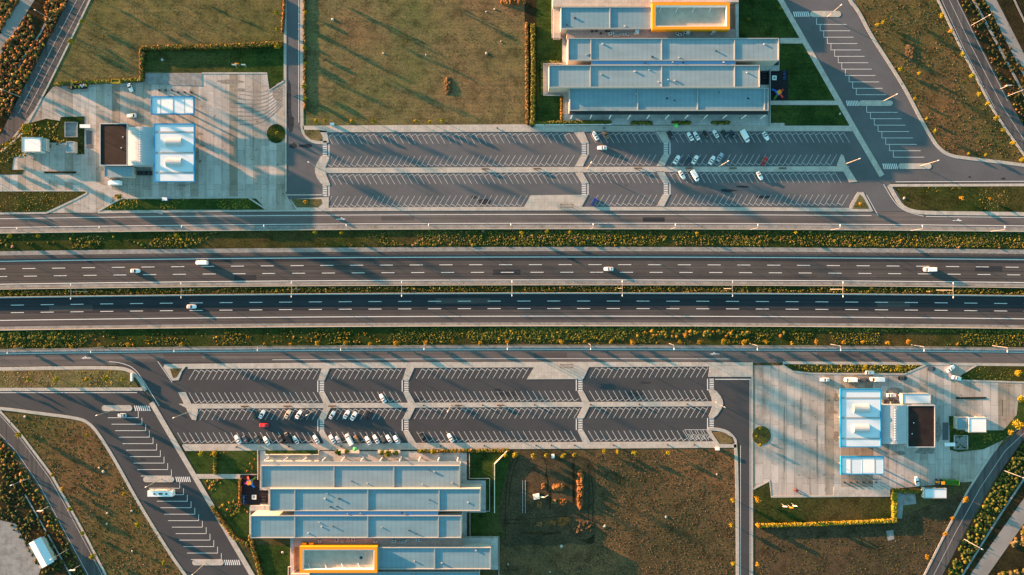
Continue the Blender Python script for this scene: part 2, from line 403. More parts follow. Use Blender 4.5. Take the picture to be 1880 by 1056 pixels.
sheet('pavement', [(532,366),(604,362),(603,388),(546,388)], 0, M['walk'], K)
sheet('flowerbed', [(533,365.5),(590,365.5),(592,374),(584,381),(545,381)], .1, M['f_green'], K+.02)
strip('pavement', 380, 386.6, 0, M['walk'], K+.004, x0=598, x1=1600)
pathway('kerb', [(526,358),(592,358)], 2, 0, M['kerb'], K)
pathway('pavement', [(1395,-60),(1433,0),(1571,241),(1619,323)], 9.5, 0, M['walk'], K+.006)
pathway('pavement', [(1632,340),(1644,362),(1656,380),(1675,388.5),(1700,391),(1790,392),(1885,393),(2300,400)], 7, 0, M['walk'], K+.004, sm=2)
pathway('pavement', [(1634,340.5),(2300,338)], 5, 0, M['walk'], K)
sheet('lawn', [(1641,343),(2300,341),(2300,395),(1880,389),(1700,387),(1672,384),(1661,378)], .05, M['verge'], K-.02)
pathway('kerb', [(1545,-60),(1558,0),(1575,18),(1598,64),(1629,111),(1661,162),(1693,224),(1708,250),(1722,271),(1742,286),(1778,291),(1880,303),(2300,360)], 6, 0, M['kerb'], K, sm=2)
for (x0,x1,y0,y1,hx) in ((1487,1544,20.5,31.5,1457),(1577,1639,184.5,194.5,1553),(1649,1710,300,310.5,1620)):
    c = (y1-y0)/2; ym = (y0+y1)/2
    pts = [(x0+c+c*math.cos(t), ym-c*math.sin(t)) for t in np.linspace(math.pi/2, 3*math.pi/2, 9)] + [(x1-c+c*math.cos(t), ym-c*math.sin(t)) for t in np.linspace(-math.pi/2, math.pi/2, 9)]
    sheet('traffic_island', pts, 0, M['walk'], K)
sheet('pavement', [(1412,185),(1541,185),(1546,193),(1412,193)], 0, M['walk'], K-.01)
sheet('pavement', [(1432,70),(1472,70),(1478,80),(1432,80)], 0, M['walk'], K-.01)
# lawns beside the upper restaurant
for pts in ([(985,-60),(1032,-60),(1032,232),(985,232)], [(1350,-60),(1390,-60),(1470,69),(1350,69)], [(1432,81),(1478,81),(1537,184),(1432,184)], [(1414,194),(1546,194),(1564,230),(1414,230)]):
    sheet('lawn', pts, .04, M['lawn'], .09)
sheet('verge', [(962,-60),(985,-60),(985,231),(966,231)], .02, M['f_mulch'])

# markings of the upper lot
def bays(bm, xa, xb, ya, yb, slant, head, f, pitch=10.85, w=.2):
    """slanted bay lines; head = 'top' or 'bot' says where the saw-tooth heads are"""
    L = yb-ya; dx = L*.60*slant
    hx = pitch/(1+.36); hy = hx*.60
    x = xa
    while x <= xb:
        top = (x, f(x, ya)); bot = (x+dx, f(x, yb))
        add_path(bm, [G(*top), G(*bot)], w, .045)
        if x+pitch <= xb+1:
            if head == 'top':
                s = slant
                if s > 0: a = (x+pitch, f(x,ya)); b = (x+pitch-hx, f(x,ya)+hy)
                else: a = (x, f(x,ya)); b = (x+hx, f(x,ya)+hy)
            else:
                if slant < 0: a = (x+pitch+dx, f(x,yb)); b = (x+pitch+dx-hx, f(x,yb)-hy)
                else: a = (x+dx, f(x,yb)); b = (x+dx+hx, f(x,yb)-hy)
            add_path(bm, [G(*a), G(*b)], w, .047)
        x += pitch
bm = bmesh.new()
for xa, xb in ((600,1045),(1083,1203),(1234,1556)): bays(bm, xa, xb, 243.5, 262, 1, 'top', lt)
for xa, xb in ((610,1062),(1096,1212),(1243,1543)): bays(bm, xa, xb, 284, 303.5, -1, 'bot', lt)
for xa, xb in ((605,1052),(1079,1206),(1229,1540)): bays(bm, xa, xb, 317, 336, 1, 'top', lt)
for xa, xb in ((610,973),(1098,1214),(1243,1564)): bays(bm, xa, xb, 357.5, 377.5, -1, 'bot', lt)
struct(from_bm('parking_markings', bm, M['paint_f']))
def zebra(bm, x0, x1, y0, y1, n=7, vert=False):
    for i in range(n):
        if vert:
            w = (x1-x0)/(2*n-1); a = x0+2*i*w; add_poly(bm, [G(a,y0), G(a+w,y0), G(a+w+2.5,y1), G(a+2.5,y1)], .046)
        else:
            h = (y1-y0)/(2*n-1); a = y0+2*i*h; add_poly(bm, [G(x0,a), G(x1,a), G(x1,a+h), G(x0,a+h)], .046)
bm = bmesh.new()
for x in (592.5, 1068, 1218.5):
    for y0, y1 in ((262.5,283.5),(336.5,357)):
        d = lt(x,0); zebra(bm, x, x+8, y0+d, y1+d); add_path(bm, [G(x+11.5,y0+d), G(x+11.5,y1+d)], .4, .046)
for x0, x1, y0, y1 in ((1456,1486,21.5,31),(1553,1577,185,194.5),(1620,1648,300.5,310.5)): zebra(bm, x0, x1-2, y0, y1, 8, True)
for i in range(12):
    y = 45+11.73*i; x = 1499+6.64*i
    add_path(bm, [G(x,y), G(x+55,y)], .2, .046); add_path(bm, [G(x,y), G(x,y-11.7)], .2, .048)
for i in range(8):
    y = 206.4+11.76*i; x = 1591+7.0*i
    add_path(bm, [G(x,y), G(x+57,y)], .2, .046); add_path(bm, [G(x,y), G(x,y-11.7)], .2, .048)
add_path(bm, [G(548.5,-300), G(548.5,225)], .25, .046)
add_path(bm, [G(1644,334), G(2300,331)], .25, .046)
add_path(bm, [G(1560,236), G(1637,350)], .01, .046)
add_path(bm, [G(*p) for p in smooth_path([(1622,338),(1640,370),(1660,388),(1695,397)],2)], .22, .046)
add_path(bm, [G(1591,358), G(1612,396)], .22, .046)
struct(from_bm('road_markings', bm, M['paint']))

# ================================================================== UPPER FUEL STATION forecourt
sheet('forecourt', [(97,160),(115,156),(265,150),(267,134.5),(490,134.5),(495,165),(521,148),(524,150),(524,352),(530,366),(546,388),(-300,394),(-300,300),(0,282),(64,200)], .03, M['apron'])
sheet('pavement', [(267,135),(371,135),(371,158),(267,155)], 0, M['strip'], K)
pathway('kerb', [(371,134.5),(490,134.5),(494,166),(521,149)], 3, 0, M['kerb'], K)
sheet('lawn', [(262,92),(521,85),(521,146),(496,161),(492,132),(266,132)], .02, M['lawn'], .06)
sheet('verge', [(-300,352),(150,352),(158,351),(157,356),(84,389),(-300,392)], .04, M['verge'], .1)
pathway('kerb', [(-300,350),(0,350),(152,350),(160,351),(158,357),(86,391)], 3, 0, M['kerb'], K, sm=1)
sheet('verge', [(225,366),(470,364.5),(487,383),(486,385),(185,386)], .04, M['lawn'], .1)
pathway('kerb', [(180,388),(222,364),(300,362.5),(455,362.5),(488,384)], 3, 0, M['kerb'], K)
strip('pavement', 383, 386, 0, M['kerb'], K-.01, x0=-300, x1=86); strip('pavement', 383.5, 386.5, 0, M['kerb'], K-.01, x0=180, x1=598)
sheet('verge', [(-100,270),(0,268),(38,244),(48,228),(85,218),(110,222),(112,215),(155,214),(155,283),(140,284),(140,262),(84,262),(84,279),(45,280),(25,290),(22,312),(44,312),(40,320),(-100,322)], .04, M['verge'], .11)
sheet('flowerbed', [(507+17*math.cos(t), 245.5+17.5*math.sin(t)) for t in np.linspace(0, 2*math.pi, 25)[:-1]], .04, M['verge'], .16)
bm = bmesh.new()
add_path(bm, [G(*p) for p in smooth_path([(60,320),(150,330),(225,362),(300,388)],2)], 3.2, .036)
struct(from_bm('concrete_patch', bm, M['walk']))
bm = bmesh.new()
for k in range(9):
    pts = smooth_path([(440+random.uniform(-20,10),165+k*8),(480,172+k*7),(505,160+k*6),(519,152+k*5)],2)
    add_path(bm, [G(*p) for p in pts], .35+.2*random.random(), .034+.0008*k)
struct(from_bm('tyre_marks', bm, M['skid']))
sheet('concrete_patch', [(82,315),(140,315),(140,318.5),(82,318.5)], .04, M['f_mulch'], .2)

# ================================================================== LOWER SERVICE AREA: surfaces
A2 = M['a_lot2']
sheet('parking_ground', [(205,664),(1380,664),(1380,812),(1310,818),(340,826),(262,712),(245,683)], .024, A2)
sheet('parking_ground', [(-300,716),(262,716),(276,738),(463,1056),(520,1160),(400,1160),(341,1056),(213,848),(181,796),(150,772),(64,759),(-300,735)], .022, A2)
sheet('road', [(1310,780),(1380,780),(1380,1300),(1358,1300),(1358,815),(1340,794)], .026, A2)
strip('pavement', 664.5, 670, 0, M['walk'], K, x0=302, x1=1382)
sheet('pavement', [(302,670),(345,669),(335,681),(328,698),(316,699),(300,675)], 0, M['walk'], K+.004)
sheet('flowerbed', [(312,677),(334,676),(324,693),(318,694)], .1, M['f_brown'], K+.03)
sheet('pavement', [(345,669),(1320,667),(1310,673),(345,677.5)], 0, M['walk'], K-.003)
# plaza and crossings
sheet('pavement', Bt([(981,672),(1082,672),(1071,695),(967,695)]), 0, M['walk'], K+.003)
sheet('pavement', Bt([(328,737),(1318,737),(1318,746),(345,746)]), 0, M['walk'], K)
sheet('pavement', [(327,720),(341,720),(352,742),(364,752),(360,772),(352,770)], 0, M['walk'], K+.006)
for x in (586, 741, 1061):
    if x != 1061: sheet('pavement', Bt([(x+5,672),(x+20,672),(x+10,695),(x-2,695)]), 0, M['walk'], K+.003)
    sheet('pavement', Bt([(x-1,717),(x+10,717),(x+21,736.9),(x+8,736.9)]), 0, M['walk'], K+.003)
    sheet('pavement', Bt([(x+8,746.1),(x+21,746.1),(x+11,767),(x-2,767)]), 0, M['walk'], K+.003)
    sheet('pavement', Bt([(x-1,789),(x+10,789),(x+23,811),(x+9,811)]), 0, M['walk'], K+.003)
sheet('pavement', smooth_path([(1300,715),(1313,715),(1326,731),(1328,745),(1313,768),(1299,768),(1307,750),(1308,735),(1300,715)],1)[:-1], 0, M['walk'], K+.007)
sheet('pavement', [(1303,671),(1382,671),(1382,692),(1300,692)], 0, M['walk'], K+.001)
pathway('pavement', [(1300,787),(1325,789),(1342,797),(1354,815),(1354,1300)], 6, 0, M['kerb'], K, sm=2)
pathway('kerb', [(1381,692),(1381,1300)], 3, 0, M['kerb'], K)
sheet('flowerbed', [(1306,793),(1328,794),(1345,803),(1349,814),(1321,815)], .1, M['f_olive'], K)
sheet('pavement', [(1296,790),(1305,790),(1323,815),(1352,816),(1352,822),(340,828),(334,817),(340,815.5),(1310,810.5)], 0, M['walk'], K)
pathway('pavement', [(278,739),(361,881),(463,1056),(520,1155)], 9, 0, M['walk'], K+.004)
pathway('pavement', [(-300,680),(0,677.5),(120,675.5),(213,675),(240,680),(256,696),(268,717)], 6.5, 0, M['walk'], K, sm=2)
pathway('pavement', [(-300,716),(262,714.5)], 6, 0, M['walk'], K-.002)
sheet('verge', [(-300,683),(0,680.5),(215,679),(237,685),(247,698),(254,711.5),(-300,712)], .03, M['f_olive'], K-.02)
pathway('kerb', [(-300,728),(0,749),(64,758),(145,768),(164,777),(181,796),(213,848),(256,927),(320,1029),(341,1056),(400,1150)], 5.5, 0, M['kerb'], K, sm=2)
for (x0,x1,y0,y1,hx) in ((187,243,744,755,1),(263,320,875,885.5,1),(353,411,1027,1038,1)):
    c = (y1-y0)/2; ym = (y0+y1)/2
    pts = [(x0+c+c*math.cos(t), ym-c*math.sin(t)) for t in np.linspace(math.pi/2, 3*math.pi/2, 9)] + [(x1-c+c*math.cos(t), ym-c*math.sin(t)) for t in np.linspace(-math.pi/2, math.pi/2, 9)]
    sheet('traffic_island', pts, 0, M['walk'], K)
bm = bmesh.new()
for xa, xb in ((358,588),(619,744),(775,977),(1094,1308)): bays(bm, xa, xb, 674.5, 693, -1, 'top', lb)
for xa, xb in ((347,584),(606,730),(761,1053),(1082,1294)): bays(bm, xa, xb, 716.5, 735.5, 1, 'bot', lb)
for xa, xb in ((368,596),(619,748),(772,1066),(1094,1308)): bays(bm, xa, xb, 747.5, 767, -1, 'top', lb)
for xa, xb in ((326,584),(606,730),(765,1050),(1080,1290)): bays(bm, xa, xb, 790, 809, 1, 'bot', lb)
for k in range(4):
    x = 1257+k*11
    add_path(bm, [G(x,789), G(x+11,808)], .2, .049); add_path(bm, [G(x,789), G(x+11,789)], .2, .05)
    add_path(bm, [G(x+7,797), G(x+16,806)], .2, .051); add_path(bm, [G(x+16,797), G(x+9,806)], .2, .052)
struct(from_bm('parking_markings', bm, M['paint_m']))
bm = bmesh.new()
for x in (587, 742, 1061.5, 1302.5):
    for y0, y1 in ((695.5,716.5),(767.5,788.5)):
        d = lb(x,0); zebra(bm, x, x+8, y0+d, y1+d); add_path(bm, [G(x-3.5,y0+d), G(x-3.5,y1+d)], .4, .046)
for x0, x1, y0, y1 in ((246,276,745,754.5),(322,350,875.5,885),(411,441,1028,1037.5)): zebra(bm, x0, x1-2, y0, y1, 8, True)
for i in range(10):
    y = 767+11.9*i; x = 198+6.75*i
    add_path(bm, [G(x,y), G(x+56,y)], .22, .046); add_path(bm, [G(x+56,y), G(x+56,y-11.7)], .22, .048)
for i in range(12):
    y = 896.5+11.9*i; x = 274+6.95*i
    add_path(bm, [G(x,y), G(x+56,y)], .22, .046); add_path(bm, [G(x+56,y), G(x+56,y-11.7)], .22, .048)
add_path(bm, [G(-300,721), G(252,721)], .25, .046)
add_path(bm, [G(*p) for p in smooth_path([(200,664),(222,666),(246,675),(262,697),(292,745)],2)], .22, .046)
add_path(bm, [G(290,664), G(316,702)], .22, .046)
add_path(bm, [G(1313,696.5), G(1378,696.5)], .35, .046); add_path(bm, [G(1377,696.5), G(1377,1300)], .25, .048)
add_path(bm, [G(1359.5,818), G(1359.5,1300)], .2, .048)
struct(from_bm('road_markings', bm, M['paint']))
# lawns around the lower restaurant
for pts in ([(341,828),(473,826),(473,869),(364,870)], [(372,880),(440,880),(440,930),(457,930),(457,985),(435,990)], [(463,1001),(535,1001),(530,1056),(530,1120),(500,1120)], [(862,833),(910,831),(940,831),(930,870),(915,930),(925,985),(916,990),(862,990)]):
    sheet('lawn', pts, .04, M['lawn'], .09)
sheet('pavement', [(360,870.5),(473,870.5),(473,879),(366,879)], 0, M['walk'], K-.01)

# ================================================================== LOWER FUEL STATION forecourt
sheet('forecourt', [(1383,671),(2200,671),(2200,700),(1880,780),(1842,808),(1800,870),(1786,884),(1634,898),(1634,912),(1415,914),(1414,884),(1383,899)], .03, M['apron'])
sheet('pavement', [(1530,894),(1634,894),(1634,912),(1530,912)], 0, M['walk'], K)
pathway('kerb', [(1383,898),(1413,883),(1416,912),(1530,911)], 3, 0, M['kerb'], K)
sheet('verge', [(1438,670),(1700,669),(1665,685),(1490,684),(1455,680)], .04, M['verge'], .1)
sheet('verge', [(1795,672),(2200,672),(2200,702),(1760,700),(1752,697)], .04, M['verge'], .1)
pathway('kerb', [(1437,670),(1455,682),(1490,686),(1660,687),(1700,670)], 3, 0, M['kerb'], K)
pathway('kerb', [(1792,671),(1751,698),(1880,702),(2200,704)], 3, 0, M['kerb'], K)
sheet('verge', [(1742,764),(1840,764),(1840,735),(1900,730),(1900,760),(1843,807),(1805,825),(1760,830),(1744,826)], .04, M['lawn'], .1)
sheet('concrete_patch', [(1756,764),(1841,764),(1841,735),(1870,731),(1866,762),(1842,790),(1756,790)], .11, M['apron'])
sheet('lawn', [(1384,900),(1413,887),(1416,914),(1634,914),(1642,955),(1388,966)], .02, M['verge'], .06)
sheet('flowerbed', [(1398+17*math.cos(t), 799.5+17*math.sin(t)) for t in np.linspace(0, 2*math.pi, 25)[:-1]], .04, M['lawn'], .16)
strip('pavement', 662.5, 667.5, 0, M['kerb'], K-.01, x0=1437, x1=2200)
sheet('concrete_patch', [(1646,905),(1680,905),(1682,925),(1658,928),(1656,952),(1646,952)], .02, M['strip'], .05)
bm = bmesh.new(); add_path(bm, [G(1755,731), G(1810,730.5)], .8, .03, .2); struct(from_bm('drain_channel', bm, M['f_mulch']))
sheet('concrete_patch', [(1627,975),(1640,973),(1642,990),(1630,993)], .0, M['strip'])

# ================================================================== OUTER ROADS
def outer(name, left, right, z, m):
    sheet(name, left + right[::-1], z, m)
outer('road', [(195,-135),(126,0),(24,200),(0,250),(-60,370),(-300,560)], [(228,-135),(163,0),(64,200),(38,243),(0,280),(-60,392),(-300,600)], .02, M['a_side'])
outer('road', [(1660,-120),(1726,0),(1769,92),(1824,198),(1850,238),(1882,283),(1960,400)], [(1697,-120),(1759,0),(1795,72),(1853,185),(1882,235),(1985,400)], .02, M['a_side'])
outer('road', [(-90,640),(0,757),(35,796),(94,873),(128,933),(192,1053),(250,1170)], [(-120,680),(0,803),(26,831),(70,895),(102,950),(158,1056),(215,1170)], .02, M['a_side'])
outer('road', [(1640,1170),(1699,1056),(1736,980),(1778,901),(1825,831),(1880,782),(2000,670)], [(1675,1170),(1731,1054),(1772,976),(1825,882),(1862,831),(1882,803),(2030,670)], .036, M['a_side'])
for pts, w in (([(233,-135),(165,0),(147,38),(128,77),(87,160),(66,200),(40,246),(2,279)],3.2), ([(1657,-120),(1722,0),(1766,92),(1789,136),(1821,198),(1847,238),(1882,287),(1955,400)],4),
            ([(-90,636),(0,755),(35,793),(94,871),(128,931),(160,989),(194,1055),(252,1170)],4), ([(1638,1170),(1697,1056),(1736,978),(1778,899),(1823,829)],3.5)):
    pathway('kerb', pts, w, 0, M['kerb'], K)
bm = bmesh.new()
for pts in ([(210,-135),(141,0),(34,208)], [(224,-135),(156,0),(48,208)], [(1675,-120),(1743,0),(1783,85),(1840,195),(1882,260)], [(1663,-120),(1729,0),(1771,92),(1827,200)], [(1695,-120),(1757,0),(1793,74),(1850,186)],
            [(0,762),(32,798),(90,876),(124,936),(188,1056)], [(0,797),(30,829),(74,893),(162,1056)], [(1714,1056),(1754,978),(1800,895),(1845,828),(1880,795)]):
    add_path(bm, [G(*p) for p in pts], .2, .05)
struct(from_bm('road_markings', bm, M['paint_f']))
pathway('old_road', [(150,-160),(50,-2),(0,80),(-150,300)], 25, .01, M['old_road'])
pathway('old_road', [(60,-110),(10,-5),(-20,50)], 4, .01, M['old_road'])
pathway('old_road', [(1760,-120),(1820,2),(1865,90),(1882,124),(1990,340)], 19, .01, M['old_road'])
pathway('drain_channel', [(1742,-80),(1787,0),(1835,88),(1872,158),(1910,230)], 4, 0, M['strip'], .1)
pathway('drain_channel', [(1853,-20),(1882,42)], 3, 0, M['strip'], .1)
pathway('old_road', [(1730,1180),(1797,1056),(1882,935),(1990,790)], 27, .01, M['old_road'])
pathway('drain_channel', [(1710,1150),(1767,1056),(1830,955),(1882,876)], 3.5, 0, M['strip'], .1)
pathway('drain_channel', [(46,908),(90,985),(132,1060),(170,1130)], 2.5, 0, M['strip'], .1)
sheet('yard', [(-100,950),(0,955),(30,962),(48,1000),(76,1040),(70,1060),(60,1160),(-100,1160)], .01, M['strip'])
for p in ([(8,170),(40,110),(75,60),(100,5)],): pathway('dirt_path', p, 3, .0, M['old_road'])

# ================================================================== VEGETATION
def clump_mesh(seed, r, h, n, leaf, zc):
    rs = np.random.default_rng(seed)
    nl = 6; lobes = [(rs.uniform(-.45,.45)*r, rs.uniform(-.45,.45)*r, zc+rs.uniform(-.35,.35)*h, rs.uniform(.45,.75)*r) for _ in range(nl)] + [(0,0,zc,.7*r)]
    V = np.zeros((n*4,3)); 
    for i in range(n):
        lx, ly, lz, lr = lobes[rs.integers(len(lobes))]
        d = rs.normal(size=3); d /= np.linalg.norm(d); rad = lr*rs.uniform(.55,1.08)
        c = np.array([lx,ly,lz]) + d*rad*np.array([1,1,h/r*.8])
        a = rs.normal(size=3); a /= np.linalg.norm(a); b = np.cross(a, d); b /= (np.linalg.norm(b)+1e-6)
        s = leaf*rs.uniform(.6,1.3)
        V[i*4:(i+1)*4] = [c-a*s-b*s*.7, c+a*s-b*s*.7, c+a*s+b*s*.7, c-a*s+b*s*.7]
    me = bpy.data.meshes.new('crown'); me.from_pydata(V.tolist(), [], [(4*i,4*i+1,4*i+2,4*i+3) for i in range(n)])
    return me
def trunk_mesh(seed, h, r):
    rs = random.Random(seed); bm = bmesh.new(); tube(bm, (0,0,0), (0.05,0,h*.55), r, r*.6, 7)
    for k in range(5):
        a = k*1.26+rs.random(); tube(bm, (0.05,0,h*(.3+.06*k)), (math.cos(a)*h*.22, math.sin(a)*h*.22, h*(.55+.06*k)), r*.45, r*.15, 5)
    me = bpy.data.meshes.new('trunk'); bm.to_mesh(me); bm.free(); return me
PROTO = {}
def tree_kind(key, mat, r, h, zc, n, leaf):
    PROTO[key] = []
    for v in range(4):
        cm = clump_mesh(hash(key) % 1000 + v*17 if False else sum(map(ord, key))*7+v*17, r, h, n, leaf, zc); cm.materials.append(mat)
        tm = trunk_mesh(v, zc+h*.4, .09*r+.03); tm.materials.append(M['trunk']); PROTO[key].append((cm, tm))
tree_kind('yellow', M['tree_y'], 1.25, 1.3, 2.1, 260, .17)
tree_kind('gold', M['tree_o'], 1.25, 1.3, 2.0, 260, .17)
tree_kind('green', M['tree_g'], 1.4, 1.4, 1.9, 300, .18)
tree_kind('big', M['tree_y'], 2.6, 2.4, 3.2, 700, .24)
NAMES = {'yellow':'small_tree','gold':'small_tree','green':'bushy_tree','big':'broad_tree'}
def plant(px, py, key, scale, label, group=None, name=None):
    x, y = G(px, py)
    t = thing(name or NAMES[key], label, 'tree', (x, y, .05), random.uniform(0, 6.28), group)
    cm, tm = random.choice(PROTO[key])
    for nm, me in (('crown', cm), ('trunk', tm)):
        o = bpy.data.objects.new(nm, me); COL.objects.link(o); o.parent = t
    t.scale = (scale*random.uniform(.92,1.08), scale*random.uniform(.92,1.08), scale*random.uniform(.9,1.15))
    return t
def shift(px, py, h=2.4):    # crowns were surveyed at crown height
    k = (CAMH-h)/CAMH; return CX+(px-CX)*k, CY+(py-CY)*k
def row(pts, key, sc, label, group):
    for i, p in enumerate(pts):
        s = .93*sc*(p[2] if len(p) > 2 else 1)*random.uniform(.88,1.12)
        plant(*shift(p[0], p[1]), key, s, label, group)
row([(27,637,.9),(78,638,.7),(129,637,.8),(182,634),(235,634,1.1),(332,633),(485,632,.8),(533,632),(583,630),(634,630,1.15),(679,631),(727,631,1.3),(781,629),(831,627,.8),(882,630),(932,628),(1030,628),(1074,627,.7),(1122,628,1.1),(1160,629,1.15),(1249,628),(1285,628,1.2),(1328,628,1.2),(1366,628,1.1),(1407,628,1.1),(1455,630),(1500,628),(1549,628,.9),(1585,628,.9),(1631,630),(1669,628),(1761,632,.6)],
    'gold', 1.0, 'small golden tree in the evenly spaced row on the verge above lower service road', 'golden trees along the lower verge')
row([(150,38),(128,75,1.1)], 'yellow', 1.15, 'small yellow-green tree on the kerb of the diagonal road at upper left', 'trees by the upper left diagonal road')
row([(508,23,1.1),(508,52,.8),(509,86,1.3)], 'yellow', 1.05, 'yellow tree on the left side of the upper access road', 'yellow trees left of upper access road')
row([(559,22),(557,87),(560,115,.8),(559,158,1.2),(560,181,1.1)], 'yellow', 1.0, 'yellow tree on the right kerb of the upper access road', 'yellow trees right of upper access road')
row([(579,222,1.1),(596,222),(646,222,1.1),(684,221,1.1),(764,222),(788,223),(812,221)], 'yellow', .95, 'yellow tree at the lower edge of the mown field above the upper car park', 'yellow trees above upper car park')
row([(1729,28,1.1),(1746,57,1.1),(1767,99,1.1),(1786,139,1.2),(1799,171,1.2),(1814,190,.9),(1829,218,1.1),(1842,239),(1860,262,1.1),(1877,292)], 'yellow', 1.05, 'yellow tree on the left kerb of the diagonal road at upper right', 'yellow trees along the upper right diagonal road')
row([(1782,281,.7),(1812,283,.8),(1704,217,.8),(1717,240),(1682,180,.8),(1655,127,1.1),(1611,45,1.0),(1624,40,1.0),(1690,134,.9)], 'yellow', .9, 'low yellow sapling in the brown field right of the upper truck bays', 'saplings in the upper right field')
row([(1767,364,1),(1821,365,.8)], 'gold', 1.0, 'golden tree on the grass strip between the two right-hand service lanes', 'golden trees on the right grass strip')
plant(*shift(1581,375), 'gold', .95, 'golden tree in the small triangular bed at the right end of upper car park')
plant(*shift(561,371), 'gold', .9, 'golden tree in the small bed at the left end of the upper car park')
row([(577,427),(626,428,.8)], 'yellow', 1.0, 'yellow tree standing on the open green part of the upper verge', 'yellow trees on green upper verge')
row([(16,434),(69,434),(325,433),(958,427,1.1),(1004,426,.9),(1047,426,.8),(1280,428,.8),(1462,427,1),(1656,441,.8)], 'yellow', .9, 'yellow-green bush taller than the undergrowth of the upper verge', 'bushes on upper verge')
row([(51,698),(104,697,1.1),(158,697),(195,696,1.2),(224,696,1.1)], 'yellow', 1.0, 'yellow tree on the grass strip at the left end of the lower service road', 'yellow trees on the left grass strip')
row([(37,797,1.3),(94,872,.8),(113,898),(128,936,1),(149,979,1.1),(170,1022,1.2)], 'yellow', 1.05, 'yellow tree on the kerb of the diagonal road at lower left', 'yellow trees along the lower left diagonal road')
row([(159,800,.9),(254,963,1.2),(227,907,.9),(300,1034,1.1)], 'yellow', 1.0, 'yellow bush in the brown field left of the lower truck bays', 'bushes in the lower left field')
row([(929,836,1.1),(945,836,1.3),(979,836,1.2),(1003,836),(1035,836,1.2),(1055,835),(1110,830),(1134,830),(1164,832),(1227,831,1.1)], 'yellow', 1.0, 'yellow tree along the top edge of the bare earth plot below the lower car park', 'yellow trees above the earth plot')
row([(1346,918),(1343,965,1.2),(1346,1036)], 'yellow', 1.0, 'yellow tree on the left kerb of the lower access road', 'yellow trees left of lower access road')
row([(1390,918,1.3),(1393,965,1.4),(1391,1036)], 'gold', 1.05, 'golden tree on the right kerb of the lower access road', 'golden trees right of lower access road')
row([(1773,918,1.3),(1752,953,1),(1737,982),(1704,1024,1)], 'gold', 1.0, 'golden tree on the kerb of the diagonal road at lower right', 'golden trees along the lower right diagonal road')
plant(*shift(50,236,3), 'big', 1.0, 'broad yellow tree beside the small pale kiosk roof at far left')
plant(*shift(13,266), 'yellow', 1.1, 'yellow tree at the far left edge by the diagonal road bend')
plant(*shift(507,243), 'yellow', .75, 'small yellow tree on the round bed of the upper forecourt')
plant(*shift(218,361), 'gold', 1.2, 'golden tree at the pointed left tip of the grass below upper fuel station')
plant(*shift(1870,781,3), 'big', .95, 'broad yellow tree at the right edge by the small white kiosk')
plant(*shift(1857,795), 'yellow', 1.1, 'small yellow tree beside the road just below the broad tree')
plant(*shift(1872,733), 'yellow', 1.5, 'yellow tree in the walled bed at the far right edge')
plant(*shift(1651,676), 'yellow', 1.3, 'yellow tree on the grass strip above the lower fuel station')
plant(*shift(1588,674), 'yellow', 1.1, 'yellow-green tree just above the white car on the grass strip')
plant(*shift(1870,685), 'big', .7, 'golden spreading tree on the grass at the far right edge')
row([(1391,803,.6),(1398,787,.8),(1397,818,.8)], 'yellow', .9, 'small yellow shrub on the rim of the round bed of the lower forecourt', 'shrubs on the lower round bed')
row([(621,832,1.3),(636,830,.8),(700,832,1),(712,832,1.2),(726,832,1)], 'green', 1.15, 'bushy green tree in a planter in front of the lower restaurant', 'bushy planter trees at lower restaurant')
row([(772,830,1),(794,831,1.1)], 'yellow', 1.0, 'yellow-green tree at the left end of the hedge below the lower car park', 'trees at the hedge end')
row([(1435,13,.8),(1376,35,.9),(1433,196,1)], 'green', .9, 'bushy green shrub on the lawn beside upper restaurant', 'shrubs on the upper restaurant lawns')
row([(394,833,1.2),(370,834,1.1)], 'yellow', 1.1, 'narrow yellow tree on the lawn left of the lower restaurant', 'yellow trees on the lower lawn')

